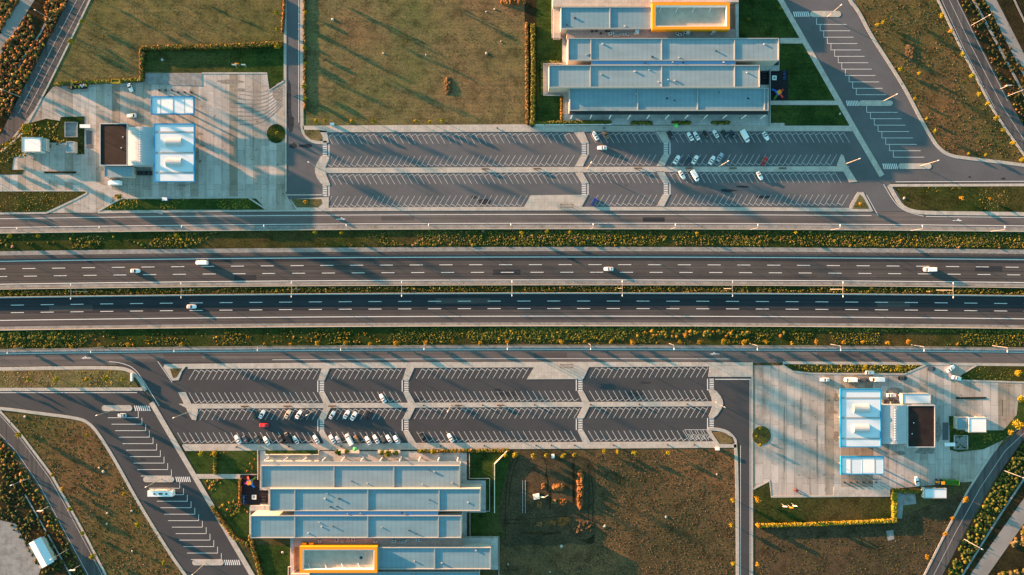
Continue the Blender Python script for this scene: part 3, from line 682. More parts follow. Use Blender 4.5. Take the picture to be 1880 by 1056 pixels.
def scatter(name, pts, hmul, cols, mat=None, label='', cat='undergrowth', jag=.35):
    """pts: (x,y,r) in metres; one mesh of little rough clumps"""
    n = len(pts)
    if n == 0: return
    base = np.array([(0,0,1),(1,0,.45),(.31,.95,.4),(-.81,.59,.5),(-.81,-.59,.42),(.31,-.95,.48),(.9,.3,0),(0,1,0),(-.95,.1,0),(-.3,-.95,0),(.7,-.7,0)])
    F = np.array([(0,1,2),(0,2,3),(0,3,4),(0,4,5),(0,5,1),(1,6,2),(2,7,3),(3,8,4),(4,9,5),(5,10,1),(2,6,7),(3,7,8),(4,8,9),(5,9,10),(1,10,6)])
    pts = np.array(pts); k = len(base)
    V = np.repeat(base[None], n, 0) + rng.uniform(-jag, jag, (n,k,3))
    a = rng.uniform(0, 6.28, n); ca, sa = np.cos(a)[:,None], np.sin(a)[:,None]
    X = (V[...,0]*ca - V[...,1]*sa)*pts[:,2:3] + pts[:,0:1]; Y = (V[...,0]*sa + V[...,1]*ca)*pts[:,2:3] + pts[:,1:2]
    Zz = np.maximum(V[...,2], -.05)*pts[:,2:3]*hmul + .03
    VV = np.stack([X,Y,Zz],-1).reshape(-1,3); FF = (F[None]+np.arange(n)[:,None,None]*k).reshape(-1,3)
    me = bpy.data.meshes.new(name); me.vertices.add(len(VV)); me.vertices.foreach_set('co', VV.ravel().astype(np.float32))
    me.loops.add(FF.size); me.loops.foreach_set('vertex_index', FF.ravel().astype(np.int32))
    me.polygons.add(len(FF)); me.polygons.foreach_set('loop_start', np.arange(0, FF.size, 3, dtype=np.int32)); me.polygons.foreach_set('loop_total', np.full(len(FF), 3, dtype=np.int32))
    me.update(calc_edges=True)
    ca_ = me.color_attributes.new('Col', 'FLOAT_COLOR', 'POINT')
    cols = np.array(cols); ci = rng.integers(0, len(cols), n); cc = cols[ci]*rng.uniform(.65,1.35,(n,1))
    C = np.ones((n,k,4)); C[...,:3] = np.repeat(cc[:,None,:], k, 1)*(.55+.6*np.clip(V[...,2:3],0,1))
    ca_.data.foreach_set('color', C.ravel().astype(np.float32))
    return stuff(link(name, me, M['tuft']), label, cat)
def nz(x, y, s, o=0): return noise.noise(Vector((x*s+o, y*s, o)))
def in_poly(x, y, poly):
    c = False; j = len(poly)-1
    for i in range(len(poly)):
        xi, yi = poly[i]; xj, yj = poly[j]
        if (yi > y) != (yj > y) and x < (xj-xi)*(y-yi)/(yj-yi)+xi: c = not c
        j = i
    return c
def pts_strip(x0, x1, y0, y1, n, rmin, rmax, dens=None, thr=-.1, sc=.03, off=0, curve=True):
    out = []
    for _ in range(n):
        x = random.uniform(x0, x1); y = random.uniform(y0, y1)
        if nz(x, y*2, sc, off) < thr: continue
        yy = y + (wy(x) if curve else 0); X, Y = G(x, yy); out.append((X, Y, random.uniform(rmin, rmax)*random.uniform(.6,1)))
    return out
def pts_poly(poly, n, rmin, rmax, thr=-1, sc=.02, off=0):
    xs = [p[0] for p in poly]; ys = [p[1] for p in poly]; out = []
    for _ in range(n):
        x = random.uniform(min(xs), max(xs)); y = random.uniform(min(ys), max(ys))
        if in_poly(x, y, poly) and nz(x, y, sc, off) > thr: X, Y = G(x, y); out.append((X, Y, random.uniform(rmin, rmax)))
    return out
GRN = [(.04,.06,.012),(.07,.08,.014),(.11,.10,.018),(.15,.13,.02)]
YEL = [(.17,.135,.022),(.13,.115,.022),(.09,.09,.018),(.05,.06,.014)]
AUT = [(.24,.105,.03),(.17,.075,.025),(.11,.05,.02),(.20,.13,.03),(.06,.045,.015),(.04,.035,.015)]
OLV = [(.035,.05,.012),(.05,.065,.014),(.08,.085,.018),(.025,.035,.01)]
DRY = [(.12,.085,.035),(.09,.068,.028),(.07,.06,.02),(.17,.12,.055)]
PINK = [(.19,.105,.07),(.14,.09,.05),(.10,.085,.03),(.075,.075,.02)]
pa = pts_strip(-60,1940,423,451,9000,.2,.5, thr=.03, sc=.012) + pts_strip(640,1940,423,450,6500,.15,.45, thr=-.25, sc=.02) + pts_strip(-60,1940,423,451,260,.5,.95, thr=-.1)
pa = [p for p in pa if not (G(420,0)[0] < p[0] < G(668,0)[0] and random.random() < .93)]
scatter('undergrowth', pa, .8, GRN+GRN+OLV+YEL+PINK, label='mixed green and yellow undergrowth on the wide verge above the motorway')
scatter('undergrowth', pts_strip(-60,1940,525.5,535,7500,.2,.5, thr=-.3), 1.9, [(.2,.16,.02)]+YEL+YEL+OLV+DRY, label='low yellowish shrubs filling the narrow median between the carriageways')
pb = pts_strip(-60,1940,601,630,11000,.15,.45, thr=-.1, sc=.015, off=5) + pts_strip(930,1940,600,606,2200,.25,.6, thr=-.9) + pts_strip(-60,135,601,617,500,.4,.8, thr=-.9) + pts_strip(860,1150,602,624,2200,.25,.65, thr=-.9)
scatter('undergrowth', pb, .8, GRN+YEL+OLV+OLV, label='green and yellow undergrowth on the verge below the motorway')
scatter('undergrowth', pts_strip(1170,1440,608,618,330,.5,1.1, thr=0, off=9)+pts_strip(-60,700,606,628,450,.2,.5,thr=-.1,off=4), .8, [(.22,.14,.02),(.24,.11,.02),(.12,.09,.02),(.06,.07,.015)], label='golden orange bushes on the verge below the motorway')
# grassy relief of fields
def fieldtufts(poly, n, cols, label, rmin=.1, rmax=.32, thr=-.2, hm=.6, off=0):
    big = n >= 2500
    cols = [(c[0]*.58, c[1]*.64, c[2]*.8) for c in cols] if big else cols
    scatter('grass', pts_poly(poly, int(n*(.9 if big else 1)), rmin*(.6 if big else 1), rmax*((.85 if 'weeds' in label else .62) if big else 1), thr, .02, off), hm*((.8 if 'weeds' in label else .55) if big else .8), cols, label=label, cat='grass')
fieldtufts([(170,0),(518,0),(518,84),(262,90),(262,150),(100,158)], 3000, GRN+DRY, 'short olive grass of the field at upper left')
fieldtufts([(558,0),(965,0),(968,228),(558,228)], 4200, GRN+DRY, 'short olive grass of the mown field above the upper car park')
fieldtufts([(1575,0),(1718,0),(1878,290),(1742,284),(1705,240),(1600,60)], 4500, DRY+GRN+PINK, 'dry weeds of the brown field right of upper truck bays', .15, .45, -.4)
fieldtufts([(5,766),(64,764),(150,775),(185,805),(335,1056),(195,1056),(98,873)], 4500, DRY+PINK+GRN, 'dry weeds of the brown field left of lower truck bays', .15, .45, -.4)
fieldtufts([(1095,830),(1348,826),(1348,1056),(1000,1056),(1085,1000)], 6000, DRY+DRY+PINK, 'dry weeds scattered over the bare earth plot', .12, .35, -.5)
fieldtufts([(1388,968),(1640,958),(1770,905),(1700,1056),(1388,1056)], 2500, DRY+GRN, 'sparse weeds of the dark field at lower right', .12, .35, -.2)
fieldtufts([(1,353),(148,353),(84,387),(1,389)], 500, GRN+DRY, 'weeds on the grass triangle at far left')
fieldtufts([(228,367),(468,366),(484,383),(190,384)], 800, GRN, 'low plants on the green strip below upper fuel station', .2, .5)
fieldtufts([(1645,345),(1878,343),(1878,387),(1672,382)], 900, DRY+GRN, 'weeds on the right-hand grass strip', .12, .35, 0)
fieldtufts([(1,682),(215,681),(238,690),(252,710),(1,710)], 900, DRY+GRN, 'weeds on the left-hand grass strip', .12, .4)
fieldtufts([(1442,671),(1695,670),(1660,684),(1490,683)], 500, YEL+GRN, 'yellowish plants on the grass above lower fuel station', .2, .55, -.6)
fieldtufts([(1800,674),(1880,674),(1880,700),(1760,698)], 250, GRN, 'short grass on the right-hand triangle above the lower forecourt')
fieldtufts([(0,270),(48,230),(110,224),(150,216),(150,282),(120,262),(60,282),(20,292),(0,318)], 900, GRN+DRY, 'garden plants around the small kiosk at far left', .2, .6)
fieldtufts([(1745,766),(1755,828),(1800,822),(1842,806),(1842,794),(1756,790)], 500, GRN, 'garden plants around the white kiosk at far right', .2, .6)
fieldtufts([(375,882),(438,882),(438,930),(455,932),(455,984),(430,985)], 300, GRN+AUT, 'shrubs on the lawn at the left side of lower restaurant', .3, .8, 0)
fieldtufts([(350,832),(470,830),(470,866),(368,868)], 90, AUT+GRN, 'little shrubs on the lawn by lower car park', .3, .6, .05)
# autumn scrub belts
scatter('scrub', pts_poly([(68,0),(125,0),(22,200),(0,245),(0,98)], 2400, .3, .95, -.35), .9, AUT+[(.09,.035,.018),(.05,.03,.015)]+AUT, label='rust coloured autumn scrub beside the diagonal road at upper left', cat='scrub')
scatter('scrub', pts_poly([(0,0),(35,0),(0,62)], 200, .4, 1.0), .9, AUT, label='rust coloured scrub in the upper left corner', cat='scrub')
scatter('scrub', pts_poly([(1761,0),(1770,0),(1882,215),(1882,236)], 800, .25, .6), .9, AUT+YEL, label='orange scrub line right of the diagonal road at upper right', cat='scrub')
scatter('scrub', pts_poly([(1770,0),(1808,0),(1882,130),(1882,215)], 500, .3, .9), .7, [(.035,.04,.012),(.05,.04,.015)], label='dark scrub in the ditch at upper right', cat='scrub')
scatter('scrub', pts_poly([(0,805),(28,833),(72,898),(104,952),(156,1056),(140,1056),(60,915),(0,845)], 1500, .25, .8), .9, AUT+OLV+YEL, label='orange and yellow scrub beside the diagonal road at lower left', cat='scrub')
scatter('scrub', pts_poly([(0,850),(52,915),(130,1056),(80,1056),(40,990),(0,945)], 900, .25, .8, -.1), .9, [(.035,.045,.014),(.055,.06,.018),(.09,.075,.03)], label='dark green scrub at the lower left corner', cat='scrub')
scatter('scrub', pts_poly([(1882,808),(1826,890),(1775,980),(1735,1056),(1764,1056),(1828,950),(1882,872)], 2300, .3, .95, -.5), .9, GRN+OLV+OLV+YEL, label='green and yellow scrub beside the diagonal road at lower right', cat='scrub')
scatter('scrub', pts_poly([(1882,965),(1815,1056),(1882,1056)], 400, .4, 1.2, -.1), .9, GRN+DRY, label='dark scrub in the lower right corner', cat='scrub')

# hedges (each one a thing)
def hedge(pts, wpx, h, cols, label, dens=5):
    P_ = [];
    for (a, b) in zip(pts[:-1], pts[1:]):
        L = math.dist(a, b); 
        for _ in range(int(L*dens*wpx/6)+4):
            t = random.random(); x = a[0]+(b[0]-a[0])*t+random.uniform(-.5,.5)*wpx*.8; y = a[1]+(b[1]-a[1])*t+random.uniform(-.5,.5)*wpx*.8
            X, Y = G(x, y); P_.append((X, Y, random.uniform(.28,.6)))
    o = scatter('hedge', P_, 1, cols, label=label, cat='hedge'); del o['kind']
    me = o.data; co = np.zeros(len(me.vertices)*3, np.float32); me.vertices.foreach_get('co', co); co = co.reshape(-1,3)
    co[:,2] = np.where(co[:,2] > .1, co[:,2]*.5 + h*rng.uniform(.65,.9,len(co)), co[:,2]); me.vertices.foreach_set('co', co.ravel()); me.update()
    return o
hedge([(262,91),(262,148)], 6, 1.6, YEL+AUT, 'upright leg of the autumn hedge left of the shaded lawn')
hedge([(262,90),(400,87),(519,82)], 6, 2.2, YEL+AUT+YEL, 'long yellow and rust hedge along top of the shaded lawn')
hedge([(978,48),(979,120),(978,231)], 7, 1.8, YEL+GRN, 'tall hedge between the mown field and upper restaurant lawn')
hedge([(967,45),(968,228)], 5, .9, AUT+DRY, 'scraggy pinkish hedge on the edge of the mown field')
hedge([(1388,964),(1500,961),(1643,955)], 5, 1.5, [(.26,.19,.015),(.20,.14,.02)], 'clipped yellow hedge running along the bottom of the lower lawn')
hedge([(1640,905),(1641,953)], 8, 1.6, [(.24,.20,.015),(.17,.15,.02)], 'clipped yellow hedge standing upright between lawn and paved patch')
hedge([(1640,900),(1690,903)], 5, 1.3, YEL, 'short hedge above the paved patch at lower fuel station')
hedge([(976,226),(1122,225)], 4.5, 1.0, YEL+GRN, 'clipped hedge bed between upper lot and upper restaurant forecourt')
hedge([(1160,226),(1196,226)], 4, .9, YEL+GRN, 'short planter hedge in front of upper restaurant, left one')
hedge([(1234,226),(1268,226)], 4, .9, GRN, 'short planter hedge in front of upper restaurant, middle one')
hedge([(1305,226),(1339,226)], 4, 1.0, GRN, 'short planter hedge in front of upper restaurant, right one')
hedge([(769,828),(935,826.5)], 4.5, 1.1, YEL+GRN+AUT, 'long mixed hedge between the lower car park and the lower restaurant forecourt')
hedge([(105,155),(262,147)], 5, .9, YEL+GRN, 'low yellowish hedge at the bottom of the upper left field')
hedge([(442,880),(442,928)], 3.5, 1.2, AUT, 'rusty hedge left of the lower playground')
hedge([(396,828),(396,868)], 4, 1.2, YEL, 'yellow hedge crossing the lawn by lower car park')
hedge([(460,985),(480,1056)], 6, 1.0, AUT+GRN, 'reddish hedge beside the walkway at the lower left')
hedge([(390,930),(430,985),(455,1000)], 6, 1.0, AUT+GRN, 'mixed shrub border along walkway left of lower restaurant')
hedge([(523,0),(519,60)], 3, .8, AUT, 'thin rusty hedge left of upper access road')
hedge([(559,-20),(560,200)], 3, .6, AUT+DRY, 'thin rusty weed hedge right of upper access road')
hedge([(995,115),(1032,115)], 3, .8, YEL, 'short clipped hedge above the terrace step of upper restaurant')
hedge([(1031,176),(1031,222)], 3, .9, YEL+AUT, 'short upright hedge beside the forecourt of upper restaurant')
hedge([(995,118),(995,175)], 2.5, .8, YEL, 'low yellow hedge at the left wall of upper restaurant terrace')

# ================================================================== BUILDINGS
def mir(sx, sy): return lambda x, y: (sx-x, sy-y)
ident = lambda x, y: (x, y)
def rect(Tf, x0, y0, x1, y1, z):
    a = P(*Tf(x0,y0), z); b = P(*Tf(x1,y1), z)
    return min(a[0],b[0]), min(a[1],b[1]), max(a[0],b[0]), max(a[1],b[1])
def block(par, Tf, x0, y0, x1, y1, zt, roofm, zb=0, par_h=.5, wall=None, seams=(), cop=None, roofname='roof', pw=.24):
    X0,Y0,X1,Y1 = rect(Tf, x0,y0,x1,y1, zt); zr = zt-par_h
    bm = bmesh.new(); 
    for a in ((X0,Y0,X1,Y0+pw),(X0,Y1-pw,X1,Y1),(X0,Y0+pw,X0+pw,Y1-pw),(X1-pw,Y0+pw,X1,Y1-pw)): add_box(bm, *a, zb, zt-.06)
    w = from_bm('wall', bm, wall or M['wallc'], par)
    bm = bmesh.new(); add_poly(bm, [(X0+pw,Y0+pw),(X1-pw,Y0+pw),(X1-pw,Y1-pw),(X0+pw,Y1-pw)], zr); rf = from_bm(roofname, bm, roofm, par)
    bm = bmesh.new(); e = .05
    for a in ((X0-e,Y0-e,X1+e,Y0+pw+e),(X0-e,Y1-pw-e,X1+e,Y1+e),(X0-e,Y0+pw+e,X0+pw+e,Y1-pw-e),(X1-pw-e,Y0+pw+e,X1+e,Y1-pw-e)): add_box(bm, *a, zt-.06, zt)
    from_bm('parapet', bm, cop or M['parapet'], par)
    for s in seams:
        sx = P(*Tf(s, y0), zt)[0]; bm = bmesh.new(); add_box(bm, sx-.22, Y0+pw+.05, sx+.22, Y1-pw-.05, zr+.004, zt-.08)
        from_bm('expansion_joint', bm, M['parapet'], rf)
    if X1-X0 > 35:
        for k in range(int((X1-X0)/13)):
            vx = X0+random.uniform(2,X1-X0-2); vy = Y0+random.uniform(1.2,Y1-Y0-1.2); bm = bmesh.new(); h = random.uniform(.3,.6); q = random.uniform(.2,.4)
            add_box(bm, vx-q, vy-q*.8, vx+q, vy+q*.8, zr+.003, zr+h); from_bm('roof_vent', bm, random.choice([M['hvac'],M['parapet'],M['dark']]), rf)
    return (X0,Y0,X1,Y1)
def windows(par, X0, X1, Y, z0, z1, n, sgn):
    for i in range(n):
        a = X0+(X1-X0)*(i+.12)/n; b = X0+(X1-X0)*(i+.88)/n
        bm = bmesh.new(); add_box(bm, a, Y+min(0,sgn*.06), b, Y+max(0,sgn*.06), z0, z1)
        w = from_bm('window', bm, M['glass'], par)

def restaurant(Tf, label, low):
    par = thing('restaurant_building', label, 'building', (0,0,0))
    s = -1 if not low else 1     # side facing the car park
    r1 = block(par, Tf, 1046,162,1411,203, 7.5, M['roof_l' if low else 'roof'], seams=(1171,1281,1404) if not low else (1171-4,1277,1409), cop=M['parapet'])
    r2 = block(par, Tf, 1008,119.5,1395,160.5, 9.0, M['roof_l' if not low else 'roof'], seams=(1084,1215,1349))
    r3 = block(par, Tf, 1043,70,1430,111, 9.0, M['roof_l' if not low else 'roof'], seams=(1085,1215,1349))
    rb = block(par, Tf, 1086,111.3,1350,119.3, 8.6, M['roof_b'], par_h=.1, seams=())
    r4 = block(par, Tf, (1030 if not low else 989),12.5,1196,52.5, 8.4, M['roof'], seams=((1120,) if not low else (1092,)))
    # orange clad plant-room ring
    bm = bmesh.new(); X0,Y0,X1,Y1 = rect(Tf, 1197.5,4.5 if not low else 6,1340,54, 10.0); w = 1.3
    for a in ((X0,Y0,X1,Y0+w),(X0,Y1-w,X1,Y1),(X0,Y0+w,X0+w,Y1-w),(X1-w,Y0+w,X1,Y1-w)): add_box(bm, *a, 0, 10)
    from_bm('orange_cladding', bm, M['orange'], par)
    bm = bmesh.new(); e = .08
    for a in ((X0+w,Y0+w,X1-w,Y0+w+.3),(X0+w,Y1-w-.3,X1-w,Y1-w),(X0+w,Y0+w+.3,X0+w+.3,Y1-w-.3),(X1-w-.3,Y0+w+.3,X1-w,Y1-w-.3)): add_box(bm, *a, 7, 9.9)
    from_bm('inner_parapet', bm, M['white'], par)
    bm = bmesh.new(); add_poly(bm, [(X0+w+.3,Y0+w+.3),(X1-w-.3,Y0+w+.3),(X1-w-.3,Y1-w-.3),(X0+w+.3,Y1-w-.3)], 8.2); from_bm('sunken_roof', bm, M['sunk'], par)
    for i in range(4):
        xx = X0+w+3+i*(X1-X0-2*w-6)/3.5; bm = bmesh.new(); tube(bm, (xx, Y1-w-.4 if not low else Y0+w+.4, 9.2), (xx-.9, (Y1-w-2.4) if not low else (Y0+w+2.4), 8.25), .12, .12); from_bm('brace', bm, M['white'], par)
    # terrace decks between the roof bars
    def deck(x0,y0,x1,y1,z,m,nm='deck'):
        X0,Y0,X1,Y1 = rect(Tf,x0,y0,x1,y1,z); bm = bmesh.new(); add_box(bm, X0,Y0,X1,Y1, 0, z); return from_bm(nm, bm, m, par)
    deck(1041,53.2,1350,69.4,6.4,M['tdeck'])
    deck(1350.6,8,1356,69.4,4.0,M['terrace'])
    deck(1196,-60,1356,3.8,5.2,M['terrace'])
    deck(1015,-60,1196,11.8,4.8,M['walk'])
    deck(1016 if not low else 976,12,1029.4 if not low else 988.4,69.4,3.0,M['walk'] if not low else M['terrace'])
    if low: deck(989,53.2,1040.6,69.4,3.0,M['terrace'])
    deck(1044,111.8,1085,118.8,3.0,M['tdeck'])
    deck(1350.6,111.8,1430,118.8,2.0,M['dark'])
    deck(1396,119.2,1431,129.5,1.0,M['terrace'])
    if low: block(par, Tf, 1010,-60,1322,7.5, 7.0, M['roof'], seams=(1130,))
    # roof edge columns facing the car park, glazed front
    X0,Y0,X1,Y1 = r1
    yf = Y0 if not low else Y1
    windows(par, X0+1, X1-1, yf, .4, 5.6, 16, s)
    bm = bmesh.new(); add_box(bm, X0, min(yf, yf+s*1.6), X1, max(yf, yf+s*1.6), 6.4, 6.6); from_bm('eaves_canopy', bm, M['dark'] if not low else M['parapet'], par)
    n = 11
    for i in range(n):
        xx = X0+1.2+(X1-X0-2.4)*i/(n-1)
        bm = bmesh.new(); tube(bm, (xx, yf+s*1.9, 0), (xx, yf+s*1.9, 6.4), .3, .3, 10); from_bm('column', bm, M['white'], par)
    windows(par, r3[0]+1, r3[2]-1, (r3[3] if not low else r3[1]), 4.9, 7.2, 14, -s)
    return par
sheetT = lambda Tf, pts: [Tf(*p) for p in pts]
TERR = [(1013,-60),(1356,-60),(1356,72),(1431,72),(1431,128),(1412,128),(1412,230),(1032,229),(1032,176),(997,176),(997,117),(1032,117),(1032,71),(1013,71)]
sheet('terrace', TERR, 0, M['terrace'], .12)
sheet('terrace', sheetT(mir(1889,1058), TERR), 0, M['terrace'], .12)
RT, RB = ident, mir(1890,1058)
restaurant(RT, 'long blue-grey roofed restaurant above upper car park with orange clad box at upper right', False)
restaurant(RB, 'long blue-grey roofed restaurant below lower car park with orange clad box at lower left', True)
# low garden walls of the terraces
def wallrun(px, h, label, m=None, w=.3, z0=.0):
    bm = bmesh.new(); add_path(bm, [G(*p) for p in px], w, z0, h); tag(from_bm('garden_wall', bm, m or M['wallc']), label, 'wall')
wallrun([(1013.5,0),(1013.5,70.5),(1031,70.5)], 1.0, 'low pale wall at the left edge of the upper restaurant terrace')
wallrun([(1032,176),(997.5,176),(997.5,117.5),(1032,117.5)], 1.0, 'low pale wall around the projecting terrace step of upper restaurant')
wallrun([(973,221),(973,229.5),(1036,229.5),(1122,229)], .7, 'low white wall around the hedge bed above upper car park', M['white'])
wallrun([(1412,129),(1412,232)], 1.6, 'dark thin wall at the right side of upper restaurant forecourt', M['parapet'])
wallrun([(488,834),(586,834),(586,826)], .9, 'low cream wall of the front planter left of lower restaurant entrance', M['cream'])
wallrun([(488,846),(586,846),(586,855)], .9, 'low cream wall of the rear planter against the lower restaurant', M['cream'])
sheet('flowerbed', [(488,827),(585,827),(585,833),(488,833)], .1, M['lawn'], .4)
sheet('flowerbed', [(488,847),(585,847),(585,855),(488,855)], .1, M['lawn'], .4)
wallrun([(862,832),(862,878),(899,878),(899,938),(863,938),(863,985),(916,985),(916,1056)], .8, 'low pale wall stepping round the right side of lower restaurant terrace')
wallrun([(536,1001),(536,1040),(530,1040),(530,1056)], .8, 'short pale wall at the left of the lower orange clad box')
wallrun([(474,826),(474,880)], .8, 'short upright pale wall left of the lower restaurant forecourt')
wallrun([(931,827),(908,851),(908,940)], 1.7, 'thin cream panel fence bending beside the dark lawn of lower restaurant', M['cream'], .35)
sheet('pavement', [(620,822),(660,822),(660,829),(620,829)], 0, M['walk'], .2)
for i, (x0, x1) in enumerate(((616,660),(694,735))):
    bm = bmesh.new(); add_path(bm, [G(x0,829), G(x1,829)], 1.4, .1, .6); t = tag(from_bm('planter', bm, M['cream']), ('left' if i == 0 else 'right')+' cream planter trough with bushy trees before the lower restaurant', 'planter')
# HVAC machines on the roof decks
def machine(px, py, z, sx, sy, h, m, label, group, fan=True):
    x, y = P(px, py, z); t = thing('roof_unit', label, 'machine', (x, y, z), 0, group)
    bm = bmesh.new(); add_box(bm, -sx/2,-sy/2,sx/2,sy/2,0,h); bmesh.ops.bevel(bm, geom=bm.edges[:], offset=.06, segments=1); from_bm('casing', bm, m, t)
    if fan:
        bm = bmesh.new(); tube(bm, (0,0,h), (0,0,h+.12), min(sx,sy)*.35, min(sx,sy)*.33, 10); from_bm('fan', bm, M['dark'], t)
HL = 'grey ventilation machine on the deck between the roofs of upper restaurant'
for px in (1120,1124,1128,1134,1140,1146,1152,1166,1243,1247,1252,1257,1262,1306): machine(px, 64+random.uniform(-3,2), 6.4, random.uniform(.7,1.6), random.uniform(.6,1.3), random.uniform(.6,1.3), M['hvac'], HL, 'machines on upper restaurant deck')
for px, py in ((1169,59),(1262,59),(1309,57)): machine(px, py, 6.4, 1.6, 2.4, 1.5, M['hvac'], 'larger pale ventilation duct box on the upper restaurant deck', 'large duct boxes on upper deck', False)
HL = 'grey ventilation machine on the deck between the roofs of lower restaurant'
for px in (588,619,629,640,649,690,724,736,742,748,767,772): machine(px, 992+random.uniform(-2,3), 6.4, random.uniform(.8,1.8), random.uniform(.7,1.4), random.uniform(.6,1.3), M['hvac'], HL, 'machines on lower restaurant deck')
for px in (560,573): machine(px, 999, 6.4, 2.0, 2.0, 1.4, M['orange'], 'orange machine beside the lower orange clad box', 'orange machines', False)
for px in (1087,1095,1103,1113,1118): machine(px, 60+random.uniform(-3,3), 6.4, .9, .8, .5, M['dark'], 'dark low box on the left part of upper restaurant deck', 'dark boxes on upper deck', False)
# glazed lantern in the lower sunken roof
x, y = P(663,1024,8.2); t = thing('skylight', 'round dark skylight on the sunken roof of the lower orange clad box', 'skylight', (x,y,8.2))
bm = bmesh.new(); tube(bm, (0,0,.01), (0,0,.3), 1.1, 1.0, 12); from_bm('frame', bm, M['hvac'], t)
bm = bmesh.new(); tube(bm, (0,0,.3), (0,0,.5), .85, .5, 12); from_bm('dome', bm, M['glass'], t)

# playgrounds
def playground(Tf, label, sw):
    x0,y0 = G(*Tf(1412,130)); x1,y1 = G(*Tf(1447,184)); bm = bmesh.new()
    add_box(bm, min(x0,x1),min(y0,y1),max(x0,x1),max(y0,y1),.05,.16); a0,b0 = G(*Tf(1395.5,131)); a1,b1 = G(*Tf(1412,156)); add_box(bm, min(a0,a1),min(b0,b1),max(a0,a1),max(b0,b1),.05,.155)
    tag(from_bm('play_mat', bm, M['black']), 'black rubber play mat at the '+label, 'play mat')
    x, y = G(*Tf(1427,172)); t = thing('climbing_frame', 'colourful climbing frame with slides on the black mat at the '+label, 'playground frame', (x,y,.16), sw)
    for nm, (ax,ay,bx_,by_,z0,z1), m in (('platform',(-1,-1,1,1,1.1,1.25),M['pblue']),('roof_panel',(-.9,-.9,.9,.9,2.3,2.4),M['orange'])):
        bm = bmesh.new(); add_box(bm, ax,ay,bx_,by_,z0,z1); from_bm(nm, bm, m, t)
    for sx in (-.9,.9):
        for sy in (-.9,.9): bm = bmesh.new(); tube(bm, (sx,sy,0), (sx,sy,2.3), .08,.08); from_bm('post', bm, M['pblue'], t)
    for ang, m in ((0,M['ppink' if label[0]=='l' else 'red']),(1.9,M['pblue']),(3.6,M['green']),(5.0,M['red'])):
        c_, s_ = math.cos(ang), math.sin(ang); bm = bmesh.new(); q = []
        for d, z in ((1,1.2),(1.8,.9),(2.6,.4),(3.2,.2)):
            q.append([bm.verts.new((c_*d-s_*w, s_*d+c_*w, z+hh)) for w, hh in ((-.45,.25),(-.4,0),(.4,0),(.45,.25))])
        for a, b in zip(q[:-1], q[1:]):
            for i in range(3): bm.faces.new((a[i],a[i+1],b[i+1],b[i]))
        from_bm('slide', bm, m, t)
    x, y = G(*Tf(1421,143.5)); t = thing('sandpit', 'small white square sandpit frame on the black mat at the '+label, 'sandpit', (x,y,.16))
    bm = bmesh.new()
    for a in ((-1,-1,1,-.6),(-1,.6,1,1),(-1,-.6,-.6,.6),(.6,-.6,1,.6)): add_box(bm, *a, 0, .35)
    from_bm('frame', bm, M['white'], t); bm = bmesh.new(); add_poly(bm, [(-.6,-.6),(.6,-.6),(.6,.6),(-.6,.6)], .1); from_bm('sand', bm, M['walk'], t)
    for i in range(3):
        x, y = G(*Tf(1403, 134+5*i)); t = thing('bench', 'dark bench on the black mat at the '+label, 'bench', (x,y,.16), 0, 'benches at '+label)
        bm = bmesh.new(); add_box(bm, -1,-.25,1,.25,.4,.48); from_bm('seat', bm, M['dark'], t)
        for sx in (-.8,.8): bm = bmesh.new(); add_box(bm, sx-.05,-.2,sx+.05,.2,0,.4); from_bm('leg', bm, M['dark'], t)
    x, y = G(*Tf(1438,140)); t = thing('swing', 'small blue swing frame on the black mat at the '+label, 'swing', (x,y,.16), math.pi/2)
    bm = bmesh.new(); tube(bm, (-1.8,0,2), (1.8,0,2), .06,.06); from_bm('crossbar', bm, M['pblue'], t)
    for sx in (-1.8,1.8):
        for sy in (-.7,.7): bm = bmesh.new(); tube(bm, (sx,sy,0), (sx,0,2), .05,.05); from_bm('leg', bm, M['pblue'], t)
    for sx in (-.8,.8): bm = bmesh.new(); add_box(bm, sx-.25,-.15,sx+.25,.15,.45,.5); add_box(bm, sx-.02,-.02,sx+.02,.02,.5,2); from_bm('seat', bm, M['pblue'], t)
playground(ident, 'upper restaurant', .6)
playground(mir(1888,1056), 'lower restaurant', 3.4)

